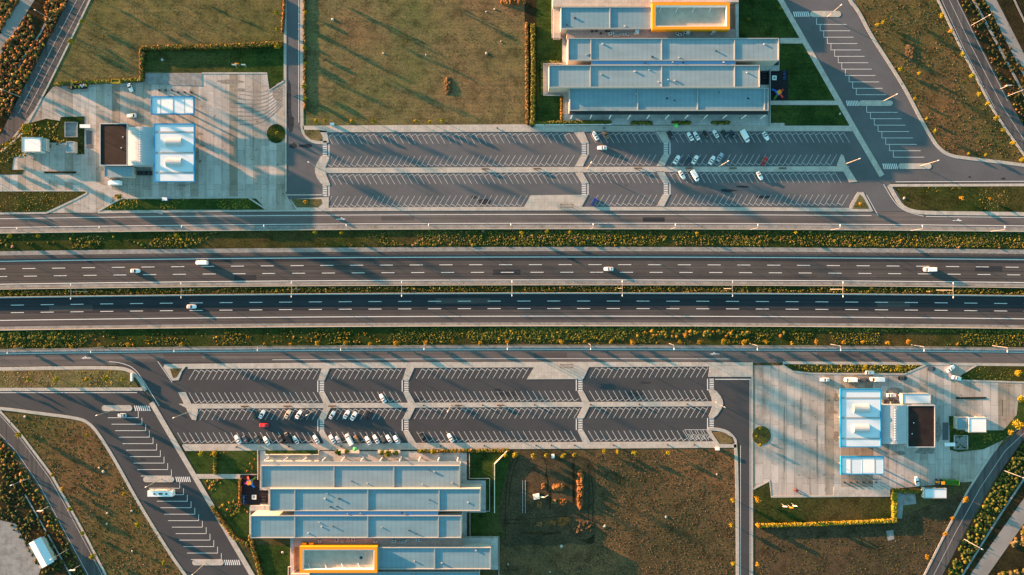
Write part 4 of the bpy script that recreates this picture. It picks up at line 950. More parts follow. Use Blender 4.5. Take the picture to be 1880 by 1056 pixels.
# ---------------- fuel stations
def canopy(Tf, x0,y0,x1,y1, z, label, roofs, lights, grooves, cols, axis):
    t = thing('fuel_canopy', label, 'canopy', (0,0,0)); X0,Y0,X1,Y1 = rect(Tf,x0,y0,x1,y1,z); w = .42
    bm = bmesh.new()
    for a in ((X0,Y0,X1,Y0+w),(X0,Y1-w,X1,Y1),(X0,Y0+w,X0+w,Y1-w),(X1-w,Y0+w,X1,Y1-w)): add_box(bm, *a, z-1.1, z)
    from_bm('fascia', bm, M['blue'], t)
    bm = bmesh.new(); add_box(bm, X0+w,Y0+w,X1-w,Y1-w, z-.7, z-.3); rf = from_bm('roof', bm, M['white_roof'], t)
    for g in grooves:
        bm = bmesh.new()
        if axis == 'y': yy = P(*Tf(0,g),z)[1]; add_box(bm, X0+w+.3, yy-.35, X1-w-.3, yy+.35, z-.298, z-.2)
        else: xx = P(*Tf(g,0),z)[0]; add_box(bm, xx-.12, Y0+w+.2, xx+.12, Y1-w-.2, z-.298, z-.22)
        from_bm('gutter', bm, M['parapet'] if axis == 'y' else M['hvac'], rf)
    if axis == 'x':
        for (u0,u1) in ((294.6,316.4),(338.6,354)):
            a = rect(Tf,u0,y0+3,u1,y1-3,z); bm = bmesh.new(); add_box(bm, *a, z-.3, z-.26); from_bm('panel', bm, M['white'], rf)
    for (lx0,ly0,lx1,ly1) in lights:
        a = rect(Tf,lx0,ly0,lx1,ly1,z); bm = bmesh.new(); seg = 8; r = (a[3]-a[1])/2; yc = (a[3]+a[1])/2
        ring = [(yc-r*math.cos(math.pi*i/seg), z-.28+1.2*math.sin(math.pi*i/seg)) for i in range(seg+1)]
        va = [bm.verts.new((a[0],p[0],p[1])) for p in ring]; vb = [bm.verts.new((a[2],p[0],p[1])) for p in ring]
        for i in range(seg): bm.faces.new((va[i],vb[i],vb[i+1],va[i+1]))
        bm.faces.new(va); bm.faces.new(vb[::-1]); from_bm('roof_light', bm, M['hvac'], rf)
    for (cx_, cy_) in cols:
        x, y = P(*Tf(cx_,cy_),z); bm = bmesh.new(); add_box(bm, x-.25,y-.25,x+.25,y+.25,0,z-.7); from_bm('column', bm, M['white'], t)
    return t
def pump(px, py, label, group):
    x, y = G(px, py); t = thing('fuel_pump', label, 'fuel pump', (x,y,.03), 0, group)
    bm = bmesh.new(); add_box(bm, -.9,-2,.9,2,0,.15); from_bm('plinth', bm, M['walk'], t)
    bm = bmesh.new(); add_box(bm, -.35,-.6,.35,.6,.15,2.0); bmesh.ops.bevel(bm, geom=bm.edges[:], offset=.05, segments=1); c = from_bm('cabinet', bm, M['white'], t)
    bm = bmesh.new(); add_box(bm, .35,-.3,.37,.3,1.2,1.7); from_bm('display', bm, M['glass'], c)
def station(Tf, which, low):
    canopy(Tf, 282,226.5,357,334, 6.5, 'large white fuel canopy with blue rim and two roof lights at the %s fuel station' % which, None,
           [(305,253,333,269),(305,290,333,306)], (242.5,280.5,317), [(300,245),(340,245),(300,280),(340,280),(300,316),(340,316)], 'y')
    canopy(Tf, 276.5,176.5,356,210, 5.5, 'smaller white truck fuel canopy with blue rim at the %s fuel station' % which, None, [], (294,317,338), [(290,193),(317,193),(344,193)], 'x')
    for i in range(2):
        for j in range(3): pump(*Tf(303+34*i, 248+32*j), 'white fuel pump under the large canopy of the %s fuel station' % which, 'pumps of %s fuel station' % which)
    t = thing('fuel_station_shop', 'shop building of the %s fuel station with brown flat roof and corrugated barrel roof' % which, 'building', (0,0,0))
    block(t, Tf, 183,226.5,234,304, 5.0, M['brown'], par_h=.22, cop=M['hvac'], wall=M['hvac'], roofname='flat_roof', pw=.3)
    X0,Y0,X1,Y1 = rect(Tf, 230,233,286,303.5, 5.6); bm = bmesh.new(); seg = 14
    prof = []
    for i in range(seg+1):
        u = i/seg; xx = X0+(X1-X0)*u; prof.append((xx, 4.6+1.5*math.sin(math.pi*u)))
    va = [bm.verts.new((p[0],Y0,p[1])) for p in prof]; vb = [bm.verts.new((p[0],Y1,p[1])) for p in prof]
    for i in range(seg): bm.faces.new((va[i],va[i+1],vb[i+1],vb[i]))
    b0 = [bm.verts.new((X0,Y0,0)), bm.verts.new((X1,Y0,0))]; b1 = [bm.verts.new((X0,Y1,0)), bm.verts.new((X1,Y1,0))]
    bm.faces.new(va[::-1]+b0[:1]+b0[1:]); bm.faces.new(vb+b1[::-1]); bm.faces.new((va[0],vb[0],b1[0],b0[0])); bm.faces.new((va[-1],b0[1],b1[1],vb[-1]))
    rf = from_bm('barrel_roof', bm, M['corr'], t)
    for i in range(13):
        xm = (X0+X1)/2; yy = Y0+2+i*(Y1-Y0-4)/12; bm = bmesh.new(); add_box(bm, xm-.25,yy-.2,xm+.25,yy+.2,6.0,6.3); from_bm('vent', bm, M['white'], rf)
    block(t, Tf, 191,306.5,243,325, 3.4, M['roof_l' if not low else 'white_roof'], par_h=.15, roofname='annex_roof')
    for (a,b) in ((227,252),(224,272)):
        x,y = P(*Tf(a,b),4.2); bm = bmesh.new(); tube(bm, (x,y,4.1),(x,y,4.9),.25,.25,8); from_bm('flue', bm, M['white'], t)
    X0,Y0,X1,Y1 = rect(Tf, 250,304,280,324,1.0)
    for i in range(3):
        bm = bmesh.new(); add_box(bm, X0+.5+i*2.3, Y0+.6, X0+2.2+i*2.3, Y1-2.5, 0, 1.4)
        tag(from_bm('gas_cage', bm, M['dark']), 'dark equipment cage beside the shop of the %s fuel station' % which, 'cage', 'cages at %s station' % which)
    for i in range(6):
        x, y = Tf(293+11.6*i, 166 + (4 if (i > 2 and not low) else 0) - (3 if low else 0)); x, y = G(x, y)
        bm = bmesh.new(); tube(bm, (x,y,.03),(x,y,.9),.42,.42,10); tag(from_bm('filler_cap', bm, M['dark']), 'round black tank filler beside the small canopy of the %s fuel station' % which, 'tank filler', 'tank fillers at %s station' % which)
station(ident, 'upper', False)
station(mir(1900,1048), 'lower', True)
def small_building(px0,py0,px1,py1,z,roofm,label,name='kiosk',wall=None,rot=None,cat='kiosk'):
    t = thing(name, label, cat, (0,0,0)); block(t, ident, px0,py0,px1,py1, z, roofm, par_h=.12, wall=wall); 
    X0,Y0,X1,Y1 = rect(ident, px0,py0,px1,py1,z); s = -1 if py0 < 500 else 1
    windows(t, X0+.3, X1-.3, Y0 if py0 < 500 else Y1, 1, 2.2, 2, s)
small_building(40,252,75,279,3.2,M['white'],'small kiosk with flat cream roof at the far left below the broad tree',wall=M['white'])
small_building(75.5,254,84,277,2.8,M['terrace'],'narrow grey lean-to against the right side of the cream kiosk','shed',cat='shed')
small_building(121,260,136,280,2.8,M['roof'],'tiny blue-grey roofed shed between kiosk and upper fuel station','shed',cat='shed')
small_building(1779,767,1811,794,3.2,M['white'],'square white roofed kiosk right of the lower fuel station',wall=M['white'])
small_building(1757,766,1775,788,2.8,M['roof'],'small blue-grey shed left of the square white kiosk','shed',cat='shed')
small_building(1697,897,1738,915,2.6,M['white_roof'],'ribbed white roofed container shed below the green trailer','shed',cat='shed')
# rotated house lower left
t = thing('house', 'white roofed house standing askew beside the grey yard in the lower left corner', 'house', (*G(84,1010),0), math.radians(-62))
bm = bmesh.new(); add_box(bm, -6,-2.8,6,2.8,0,3.0); from_bm('wall', bm, M['wallc'], t)
bm = bmesh.new(); v = [bm.verts.new(p) for p in ((-6.4,-3.1,3),(6.4,-3.1,3),(6.4,3.1,3),(-6.4,3.1,3),(-6.4,0,3.9),(6.4,0,3.9))]
for f in ((0,1,5,4),(3,4,5,2),(0,4,3),(1,2,5)): bm.faces.new([v[i] for i in f])
from_bm('roof', bm, M['white_roof'], t)
bm = bmesh.new(); add_box(bm, -6.4,-6.2,6.4,-3.2,0,.15); from_bm('porch', bm, M['walk'], t)
# fenced plots near kiosks
for (x0,y0,x1,y1,lab) in ((121,225,143,252,'small fenced gravel plot on the green left of upper fuel station'),(1751,799,1775,824,'small fenced gravel plot on the green right of lower fuel station')):
    t = thing('fenced_plot', lab, 'plot', (0,0,0)); a = G(x0,y1); b = G(x1,y0)
    bm = bmesh.new(); add_poly(bm, [(a[0],a[1]),(b[0],a[1]),(b[0],b[1]),(a[0],b[1])], .125); from_bm('gravel', bm, M['strip'], t)
    bm = bmesh.new(); add_path(bm, [(a[0],a[1]),(b[0],a[1]),(b[0],b[1]),(a[0],b[1]),(a[0],a[1])], .1, .1, .9); from_bm('fence', bm, M['hvac'], t)
# air/water service strip left of shop
for Tf, w in ((ident,'upper'),(mir(1900,1048),'lower')):
    X0,Y0,X1,Y1 = rect(Tf, 158,240,169,272,.3); bm = bmesh.new(); add_box(bm, X0,Y0,X1,Y1,.03,.12); struct(from_bm('service_strip', bm, M['a_lot']))
    x,y = G(*Tf(162,234)); t = thing('service_shelter', 'small curved white shelter left of the %s fuel station shop'%w if w=='upper' else 'small curved white shelter right of the lower fuel station shop', 'shelter', (x,y,0))
    bm = bmesh.new(); add_box(bm, -2.4,-.8,2.4,.8,2.4,2.55); from_bm('roof', bm, M['white'], t)
    for sx in (-2.1,2.1): bm = bmesh.new(); tube(bm, (sx,0,0),(sx,0,2.4),.08,.08); from_bm('post', bm, M['pole'], t)

# ================================================================== STREET LAMPS
def lamp_post(px, py, h, arms, label, group, m=None, r=.105):
    """px,py = foot. arms: list of (dx,dy) metres from the top"""
    x, y = G(px, py); t = thing('street_lamp', label, 'street lamp', (x,y,0), 0, group)
    bm = bmesh.new(); tube(bm, (0,0,0), (0,0,h), r*1.3, r*.8, 7); from_bm('pole', bm, m or M['pole'], t)
    for dx, dy in arms:
        bm = bmesh.new(); tube(bm, (0,0,h-.1), (dx,dy,h+.15), r*.75, r*.7, 6); from_bm('arm', bm, m or M['pole'], t)
        d = Vector((dx,dy)).normalized(); bm = bmesh.new(); e = Vector((dx,dy))+d*.5
        tube(bm, (dx-d.x*.3,dy-d.y*.3,h+.13), (e.x,e.y,h+.13), .2, .15, 8); from_bm('lamp_head', bm, M['white'], t)
    return t
for k in range(-4, 5):
    x = 940+k*194.5; lamp_post(x, 529.5+wy(x), 13, [(0,3.0),(0,-3.0)], 'tall double-armed street lamp standing in the narrow planted motorway median', 'median street lamps')
for k in range(13):
    x = 59+k*146.5; lamp_post(x, 420.8+wy(x), 10, [(0,1.2)], 'single-armed street lamp at the barrier beside the upper service road', 'upper service road lamps', r=.10)
for k in range(13):
    x = 42+k*148.3; lamp_post(x, 630.5+wy(x), 10, [(0,-1.6)], 'single-armed street lamp on the verge beside the lower service road', 'lower service road lamps', r=.10)
for px,py,lab in ((1519,31,'tall cream lamp mast on the topmost island of the upper truck bays'),(1617,188,'tall cream lamp mast on the middle island of the upper truck bays'),(1690,304.5,'tall cream lamp mast on the lowest island of the upper truck bays'),
                  (1551,301.5,'tall lamp mast on the pointed island at the right end of upper car park'),(1319,306.5,'tall lamp mast on the middle walkway of upper car park beside the light blue car'),(1078,310,'tall lamp mast on the middle walkway of upper car park by the left zig-zag crossing'),
                  (583,308,'tall lamp mast on the rounded island at the left end of upper car park'),(209,753,'tall lamp mast on the topmost island of lower truck bays'),(345,757,'tall lamp mast on the pointed island at left end of lower car park'),
                  (296,879,'tall lamp mast on the middle island of lower truck bays above the bus'),(377,1034,'tall lamp mast on the lowest island of lower truck bays'),(828,744,'tall lamp mast on the middle walkway of the lower car park'),(1313,738,'tall lamp mast on the rounded island at the right end of lower car park'),(580,752,'tall lamp mast on the middle walkway near the left crossing of lower car park')):
    d = Vector((px-CX, CY-py)).normalized()
    lamp_post(px, py, 12.2, [(d.x*.8,d.y*.8)], lab, None, M['pole_c'], .13)
for px,py,lab in ((1783,47,'leaning-looking lamp mast on orange verge by the diagonal road at upper right, upper one'),(1848,177,'lamp mast on the orange verge by the diagonal road at upper right, lower one'),(98,38,'lamp mast in the rusty scrub at upper left, upper one'),(38,178,'lamp mast in the rusty scrub at upper left, lower one'),
                  (56,877,'lamp mast beside the diagonal road at lower left, topmost one'),(126,1008,'lamp mast beside the diagonal road at lower left near the house'),(1843,864,'lamp mast in the scrub at lower right, upper one'),(1770,990,'lamp mast in the scrub at lower right, lower one')):
    d = Vector((px-CX, CY-py)).normalized(); lamp_post(px, py, 11, [(d.x*1.2,d.y*1.2)], lab, None)
for px,py,h,lab in ((90,930,7,'short sign post beside the diagonal road at lower left'),(148,1037,7,'short sign post near the bottom of the lower left diagonal road'),(1837,163,6,'short sign post beside the diagonal road at upper right')):
    x,y = G(px,py); t = thing('sign_post', lab, 'sign post', (x,y,0)); bm = bmesh.new(); tube(bm,(0,0,0),(0,0,h),.14,.12); from_bm('pole',bm,M['pole'],t)
    bm = bmesh.new(); add_box(bm,-1.2,-.06,1.2,.06,h-1.2,h); from_bm('sign_panel',bm,M['white'],t)

# ================================================================== VEHICLES
def loft(bm, secs):
    """secs: list of rings with equal vertex counts"""
    rs = [[bm.verts.new(p) for p in s] for s in secs]; n = len(rs[0])
    for a, b in zip(rs[:-1], rs[1:]):
        for i in range(n): bm.faces.new((a[i], a[(i+1)%n], b[(i+1)%n], b[i]))
    bm.faces.new(rs[0][::-1]); bm.faces.new(rs[-1])
def car_meshes(kind):
    L, W = {'car':(4.3,1.78),'hatch':(4.0,1.72),'van':(5.6,2.0),'boxvan':(6.2,2.1)}[kind]
    out = {}
    h1 = .95 if kind in ('car','hatch') else 1.15
    body = bmesh.new(); hl = L/2
    def ring(x, w, z0, z1): w2 = w*.86; return [(x,-w2,z0),(x,-w,z0+.15),(x,-w,z1-.2),(x,-w2,z1),(x,w2,z1),(x,w,z1-.2),(x,w,z0+.15),(x,w2,z0)]
    w = W/2
    loft(body, [ring(-hl,w*.78,.35,h1*.8), ring(-hl+.25,w*.95,.25,h1*.98), ring(-hl+1.1,w,.22,h1), ring(.3,w,.22,h1), ring(hl-1.1,w*.98,.22,h1*.92), ring(hl-.35,w*.9,.25,h1*.82), ring(hl,w*.62,.35,h1*.62)])
    if kind in ('car','hatch'):
        rb, rf = (-hl+ (.75 if kind=='car' else .45), hl-1.75); tb, tf = rb+.55, rf-.75; zt = 1.45
        loft(body, [[(tb,-w*.72,zt-.12),(tb,-w*.66,zt),(tb,w*.66,zt),(tb,w*.72,zt-.12)], [(tf,-w*.72,zt-.12),(tf,-w*.66,zt-.02),(tf,w*.66,zt-.02),(tf,w*.72,zt-.12)]])
        gz = zt-.1
    else:
        rb, rf = -hl+.12, hl-1.0; tb, tf = rb+.08, rf-.55; zt = 2.15 if kind=='van' else 2.5
        loft(body, [[(tb,-w*.94,h1-.05),(tb,-w*.9,zt-.1),(tb,-w*.8,zt),(tb,w*.8,zt),(tb,w*.9,zt-.1),(tb,w*.94,h1-.05)], [(tf,-w*.94,h1-.05),(tf,-w*.88,zt-.14),(tf,-w*.78,zt-.04),(tf,w*.78,zt-.04),(tf,w*.88,zt-.14),(tf,w*.94,h1-.05)]])
        gz = zt-.2
    out['body'] = body
    def quad(pts):
        b = bmesh.new(); vs = [b.verts.new(p) for p in pts]; b.faces.new(vs); 
        bmesh.ops.solidify(b, geom=b.faces[:], thickness=.03); return b
    ws = bmesh.new(); loft(ws, [[(rf,-w*.84,h1-.06),(rf,w*.84,h1-.06),(tf-.02,w*.66,gz),(tf-.02,-w*.66,gz)], [(rf-.3,-w*.84,h1-.06),(rf-.3,w*.84,h1-.06),(tf-.3,w*.66,gz-.01),(tf-.3,-w*.66,gz-.01)]])
    out['windscreen'] = ws
    if kind in ('car','hatch'):
        rw = bmesh.new(); loft(rw, [[(rb,-w*.82,h1-.06),(rb,w*.82,h1-.06),(tb+.02,w*.66,gz),(tb+.02,-w*.66,gz)], [(rb+.35,-w*.82,h1-.06),(rb+.35,w*.82,h1-.06),(tb+.35,w*.66,gz-.01),(tb+.35,-w*.66,gz-.01)]])
        out['rear_window'] = rw
        sw = bmesh.new(); loft(sw, [[(rb+.3,-w*.86,h1-.06),(rb+.3,w*.86,h1-.06),(tb+.1,w*.70,gz-.04),(tb+.1,-w*.70,gz-.04)], [(rf-.25,-w*.86,h1-.06),(rf-.25,w*.86,h1-.06),(tf-.1,w*.70,gz-.04),(tf-.1,-w*.70,gz-.04)]])
        out['side_windows'] = sw
    wheels = []
    for sx in (-hl*.62, hl*.64):
        for sy in (-1,1):
            b = bmesh.new(); tube(b, (sx,sy*(w-.22),.33), (sx,sy*(w+.01),.33), .33,.33,12); wheels.append(b)
    out['wheel'] = wheels
    lights = []
    for sy in (-1,1):
        b = bmesh.new(); add_box(b, hl-.32, sy*w*.6-.14, hl-.12, sy*w*.6+.14, h1*.62, h1*.74); lights.append(b)
    out['headlight'] = lights
    return out
KM = {}
def tomesh(bm, nm, m):
    bmesh.ops.recalc_face_normals(bm, faces=bm.faces); me = bpy.data.meshes.new(nm); bm.to_mesh(me); bm.free()
    if m: me.materials.append(m)
    return me
for kd in ('car','hatch','van','boxvan'):
    cm = car_meshes(kd); d = []
    for nm, b in cm.items():
        if nm == 'body': body = tomesh(b, 'body', None)
        elif nm == 'wheel': d += [('wheel', tomesh(q,'wheel',M['tyre'])) for q in b]
        elif nm == 'headlight': d += [('headlight', tomesh(q,'headlight',M['lamp_clear'])) for q in b]
        else: d.append((nm, tomesh(b, nm, M['glass'])))
    KM[kd] = (body, d, {})
def car(px, py, ang, colr, kind, label, z=.03, name=None):
    """ang in degrees, image sense: 0 = nose right, 90 = nose up"""
    x, y = G(px, py); t = thing(name or {'car':'car','hatch':'car','van':'van','boxvan':'van'}[kind], label, 'car' if kind in ('car','hatch') else 'van', (x,y,z), math.radians(ang))
    body, parts, cache = KM[kind]
    if colr not in cache: b = body.copy(); b.materials.append(CARP[colr]); cache[colr] = b
    o = bpy.data.objects.new('body', cache[colr]); COL.objects.link(o); o.parent = t
    for nm, me in parts: o = bpy.data.objects.new(nm, me); COL.objects.link(o); o.parent = t
    return t
UA, UB = 121, 59   # bay headings: '\' rows and '/' rows
C_ = [
 (250,497.5,0,'white','car','white car on upper carriageway at left, in the lane below the white van'),
 (372,482.5,180,'white','van','white van on the top lane of upper carriageway at left'),
 (353,563,0,'white','car','only car on the lower carriageway of the motorway, white'),
 (1117,494,180,'white','car','white car on upper carriageway right of the picture centre'),
 (1705,495,180,'white','van','white van on upper carriageway at far right'),
 (1093,250,UA,'white','car','white car nose-in beside the dark bronze car, top row left of the second crossing'),
 (1112,248,UA,'bronze','hatch','dark bronze car in the top row beside the white car above the moving white car'),
 (1105,272,180,'white','car','white car driving along the top aisle of the upper car park'),
 (1231,248,UA,'black','hatch','black car in the first top-row bay right of second zig-zag crossing'),
 (1266.5,251,UA,'white','car','left one of two adjacent white cars in the upper car park top row'),
 (1278,250,UA,'white','car','right one of two adjacent white cars in the upper car park top row'),
 (1295,248,UA,'black','car','black car right of the pair of adjacent white cars in upper top row'),
 (1313,246,UA,'white','hatch','white hatchback between black cars in the upper car park top row'),
 (1330,247,UA,'green','car','very dark green car left of the navy one in the upper top row'),
 (1344,247,UA,'navy','hatch','navy car left of the long white van in the upper top row'),
 (1366.5,250.5,UA-180,'white','boxvan','long white van in the upper car park top row'),
 (1405,250.5,UA-180,'white','car','white car alone right of the long white van in upper top row'),
 (1242,293.5,UB,'white','car','white car nearest the second crossing in the row above the upper middle walkway'),
 (1263,295,UB,'navy','hatch','navy car between two white cars above the upper middle walkway'),
 (1275.5,293.5,UB,'white','car','white car with dark roof glass right of the navy car above upper middle walkway'),
 (1306.5,294.5,UB,'white','car','white car touching the light blue car above the upper middle walkway'),
 (1321,289,UB,'silver','car','light blue-grey car sticking out right beside the lamp mast in upper lot'),
 (1403,296,UB,'red','hatch','red car alone above the upper middle walkway'),
 (1251.5,321.5,UA-180,'white','car','white car just below upper middle walkway, left one of two'),
 (1275,323,UA-180,'white','van','white pickup-like van just below upper middle walkway'),
 (1394,323,UA-180,'white','car','white car alone below the upper middle walkway toward the right'),
 (1090,371,UB,'blue','hatch','blue car in the lowest row of the upper car park right of the plaza'),
 (703,731,UA,'white','car','white car alone above the lower middle walkway'),
 (471,762,UB,'green','car','dark green car left of a white car in the row below the lower middle walkway'),
 (482,760,UB,'white','car','white car above the red car in lower car park'),
 (529,760,UB,'cream','car','cream and dark car alone below the lower middle walkway'),
 (549.5,760.5,UB,'white','car','white car directly left of the grey car below the lower middle walkway'),
 (560,761,UB,'grey','car','dark grey car nearest the left crossing below lower middle walkway'),
 (610.5,761.5,UB,'white','hatch','white hatchback just right of the left crossing below lower middle walkway'),
 (637,760.5,UB,'white','car','left one of two white cars between the crossings below lower middle walkway'),
 (650,763.5,UB,'white','car','right one of two white cars between the crossings below lower middle walkway'),
 (674.5,761,UB,'black','car','black car between the crossings below lower middle walkway'),
 (485.5,780.5,180,'red','car','red car driving in the bottom aisle of the lower car park'),
 (437.5,806.5,UA,'white','car','leftmost white car in the bottom row of the lower car park'),
 (451.5,807,UA,'navy','hatch','navy car right beside the leftmost white car in bottom row'),
 (474,807,UA,'green','hatch','dark green car left of a white car in the bottom row'),
 (490,809,UA,'white','car','second white car from the left in the bottom row of lower car park'),
 (517.5,807,UA,'black','hatch','black hatchback left of the black van in the bottom row'),
 (530.5,803.5,UA,'black','van','black van in the bottom row of the lower car park'),
 (543.5,807.5,UA,'white','hatch','white hatchback directly right of the black van in bottom row'),
 (581,806,UA,'white','car','white car alone left of the left crossing in the bottom row'),
 (610.5,806,UA,'white','car','white car right of the left crossing, directly left of blue-grey car'),
 (621.5,807.5,UA,'silver','hatch','blue-grey car right of the left crossing in the bottom row'),
 (642,806.5,UA,'white','van','white van in the bottom row between the two left crossings'),
 (655.5,807,UA,'bronze','car','dark bronze car directly right of the white van in bottom row'),
 (676.5,808.5,UA,'white','car','white car alone right of the bronze car in the bottom row'),
 (691,806,UA,'white','car','white car left of the dark car in the bottom row near the second crossing'),
 (704,807,UA,'grey','hatch','dark grey car between white cars in bottom row near the second crossing'),
 (714.5,805.5,UA,'white','hatch','white hatchback second from the second crossing in the bottom row'),
 (728.5,807,UA,'white','car','white car nearest the left side of the second crossing in bottom row'),
 (775.5,801.5,UA,'black','car','black car alone right of the second crossing in bottom row'),
 (827.5,803.5,UA,'white','car','white car farthest right in the bottom row of the lower car park'),
 (225.5,762,180,'silver','hatch','pale blue car under the topmost island of lower truck bays'),
 (243,213,180,'white','car','white car left of the small canopy at the upper fuel station'),
 (240.5,162,-65,'white','hatch','white car parked at an angle at the top of upper forecourt'),
 (213,336.5,180,'white','boxvan','white van parked below the annex of upper fuel station'),
 (1513,697,180,'white','car','white car farthest left on the lane above lower fuel station'),
 (1560,697,180,'white','van','white van behind the dark car above the lower fuel station'),
 (1584,697.5,180,'grey','car','dark grey car between two white vans above the lower fuel station'),
 (1608,696,180,'white','boxvan','long white van above the lower fuel station shop'),
 (1656,694,0,'black','car','dark car right of the long white van above lower fuel station'),
 (1595.5,684,0,'white','hatch','white car parked half on the grass above lower fuel station'),
 (1709,677,0,'navy','hatch','navy car entering the slip above the lower fuel station'),
 (1744,676.5,35,'white','car','white car on the slip lane between the two grass tips, lower area'),
 (1755,694,-12,'white','car','white car on the point of the grass triangle at lower area'),
 (1635,725.5,0,'white','car','upper one of two white cars beside the lower fuel station shop'),
 (1635,739,0,'cream','hatch','lower one of two pale cars beside the lower fuel station shop'),
 (1682,883,100,'white','car','white car left of the green trailer on the lower forecourt'),
]
for a in C_: car(*a)
# bus / coach
x, y = G(299.5,903.5); t = thing('coach', 'long white coach parked in the lower truck bays with dark roof hatches', 'bus', (x,y,.03))
bm = bmesh.new(); add_box(bm, -5.7,-1.25,5.7,1.25,.35,2.95); bmesh.ops.bevel(bm, geom=bm.edges[:], offset=.14, segments=2); from_bm('body', bm, M['white'], t)
for sy in (-1,1): bm = bmesh.new(); add_box(bm, -5.2,min(sy*1.24,sy*1.27),5.2,max(sy*1.24,sy*1.27),1.5,2.4); from_bm('side_windows', bm, M['glass'], t)
bm = bmesh.new(); add_box(bm, -5.73,-1.1,-5.69,1.1,1.3,2.6); from_bm('windscreen', bm, M['glass'], t)
for xx, l in ((-2.6,.8),(.3,1.7),(2.9,.9)): bm = bmesh.new(); add_box(bm, xx-l/2,-.35,xx+l/2,.35,2.95,3.08); from_bm('roof_hatch', bm, M['dark'], t)
for xx in (-3.8,2.6,3.7):
    for sy in (-1,1): bm = bmesh.new(); tube(bm, (xx,sy*1.0,.45),(xx,sy*1.26,.45),.45,.45,12); from_bm('wheel', bm, M['tyre'], t)
# excavator on the earth plot
x, y = G(986,910); t = thing('excavator', 'small excavator with white cab and folded arm working on the earth plot', 'excavator', (x,y,0), .2)
bm = bmesh.new(); add_box(bm, -1.6,-1.3,1.6,-.8,0,.8); from_bm('track', bm, M['dark'], t)
bm = bmesh.new(); add_box(bm, -1.6,.8,1.6,1.3,0,.8); from_bm('track', bm, M['dark'], t)
bm = bmesh.new(); add_box(bm, -1.8,-1.1,1.0,1.1,.85,1.9); bmesh.ops.bevel(bm, geom=bm.edges[:], offset=.1, segments=1); from_bm('engine_housing', bm, M['cream'], t)
bm = bmesh.new(); add_box(bm, -.2,.1,1.1,1.15,1.9,2.8); from_bm('cab', bm, M['white'], t)
bm = bmesh.new(); tube(bm, (1,-.4,1.5),(3.2,-.4,3.6),.25,.2); tube(bm, (3.2,-.4,3.6),(5.0,-.4,1.6),.2,.16); from_bm('arm', bm, M['cream'], t)
bm = bmesh.new(); add_box(bm, 4.6,-.9,5.4,.1,.7,1.5); from_bm('bucket', bm, M['dark'], t)
# tractor with green trailer; truck & crane at upper station
x, y = G(1742,884); t = thing('tipping_trailer', 'green tipping trailer beside the road at the lower forecourt', 'trailer', (x,y,.03), math.radians(-3))
bm = bmesh.new()
for a in ((-3.8,-1.1,3.8,-.95,.9,1.9),(-3.8,.95,3.8,1.1,.9,1.9),(-3.8,-.95,-3.65,.95,.9,1.9),(3.65,-.95,3.8,.95,.9,1.9),(-3.65,-.95,3.65,.95,.9,1.0)): add_box(bm, *a)
from_bm('bed', bm, M['green'], t)
for xx in (-2.2,0,2.2):
    for sy in (-1,1): bm = bmesh.new(); tube(bm, (xx,sy*.8,.45),(xx,sy*1.1,.45),.45,.45,12); from_bm('wheel', bm, M['tyre'], t)
bm = bmesh.new(); tube(bm, (3.8,0,.8),(6,0,.6),.12,.1); from_bm('drawbar', bm, M['dark'], t)
def tractor(px, py, ang, m, label):
    x, y = G(px,py); t = thing('tractor', label, 'tractor', (x,y,.03), math.radians(ang))
    bm = bmesh.new(); add_box(bm, .2,-.4,2.0,.4,.7,1.4); bmesh.ops.bevel(bm, geom=bm.edges[:], offset=.08, segments=1); from_bm('bonnet', bm, m, t)
    bm = bmesh.new(); add_box(bm, -1.1,-.7,.25,.7,.8,2.4); bmesh.ops.bevel(bm, geom=bm.edges[:], offset=.08, segments=1); from_bm('cab', bm, M['glass'], t)
    bm = bmesh.new(); add_box(bm, -1.2,-.75,.3,.75,2.4,2.5); from_bm('cab_roof', bm, m, t)
    for xx, r in ((-.7,.8),(1.5,.5)):
        for sy in (-1,1): bm = bmesh.new(); tube(bm, (xx,sy*.7,r),(xx,sy*1.1,r),r,r,14); from_bm('wheel', bm, M['tyre'], t)
tractor(1724,884,180,M['orange'],'orange tractor coupled left of the green trailer')
x, y = G(147,160); t = thing('flatbed_truck', 'dark flatbed truck loaded with scrap at the top of upper forecourt', 'truck', (x,y,.03), math.radians(3))
bm = bmesh.new(); add_box(bm, -2.2,-1.1,3.9,1.1,.8,1.1); add_box(bm, -2.2,-1.1,3.9,-1.0,1.1,1.6); add_box(bm, -2.2,1.0,3.9,1.1,1.1,1.6); from_bm('bed', bm, M['dark'], t)
bm = bmesh.new(); add_box(bm, -4.4,-1.05,-2.4,1.05,.5,2.4); bmesh.ops.bevel(bm, geom=bm.edges[:], offset=.12, segments=1); from_bm('cab', bm, M['dark'], t)
for i in range(7): bm = bmesh.new(); cx_ = -1.6+i*.8; add_box(bm, cx_,random.uniform(-.9,0),cx_+.55,random.uniform(.2,.9),1.12,random.uniform(1.4,1.9)); from_bm('crate', bm, random.choice([M['hvac'],M['wood'],M['yellow'],M['dark']]), t)
bm = bmesh.new(); tube(bm, (-2.3,0,1.1),(-2.3,2.8,2.6),.15,.12); tube(bm, (-2.3,2.8,2.6),(-2.3,-1.4,3.0),.12,.1); from_bm('loading_crane', bm, M['yellow'], t)
for xx in (-3.5,1.4,2.7):
    for sy in (-1,1): bm = bmesh.new(); tube(bm, (xx,sy*.8,.45),(xx,sy*1.1,.45),.45,.45,12); from_bm('wheel', bm, M['tyre'], t)
x, y = G(215,150.5); t = thing('skip', 'yellow skip container at the top edge of the upper forecourt', 'container', (x,y,.05))
bm = bmesh.new(); 
for a in ((-2,-.9,2,-.8,0,1.4),(-2,.8,2,.9,0,1.4),(-2,-.8,-1.9,.8,0,1.4),(1.9,-.8,2,.8,0,1.4)): add_box(bm, *a)
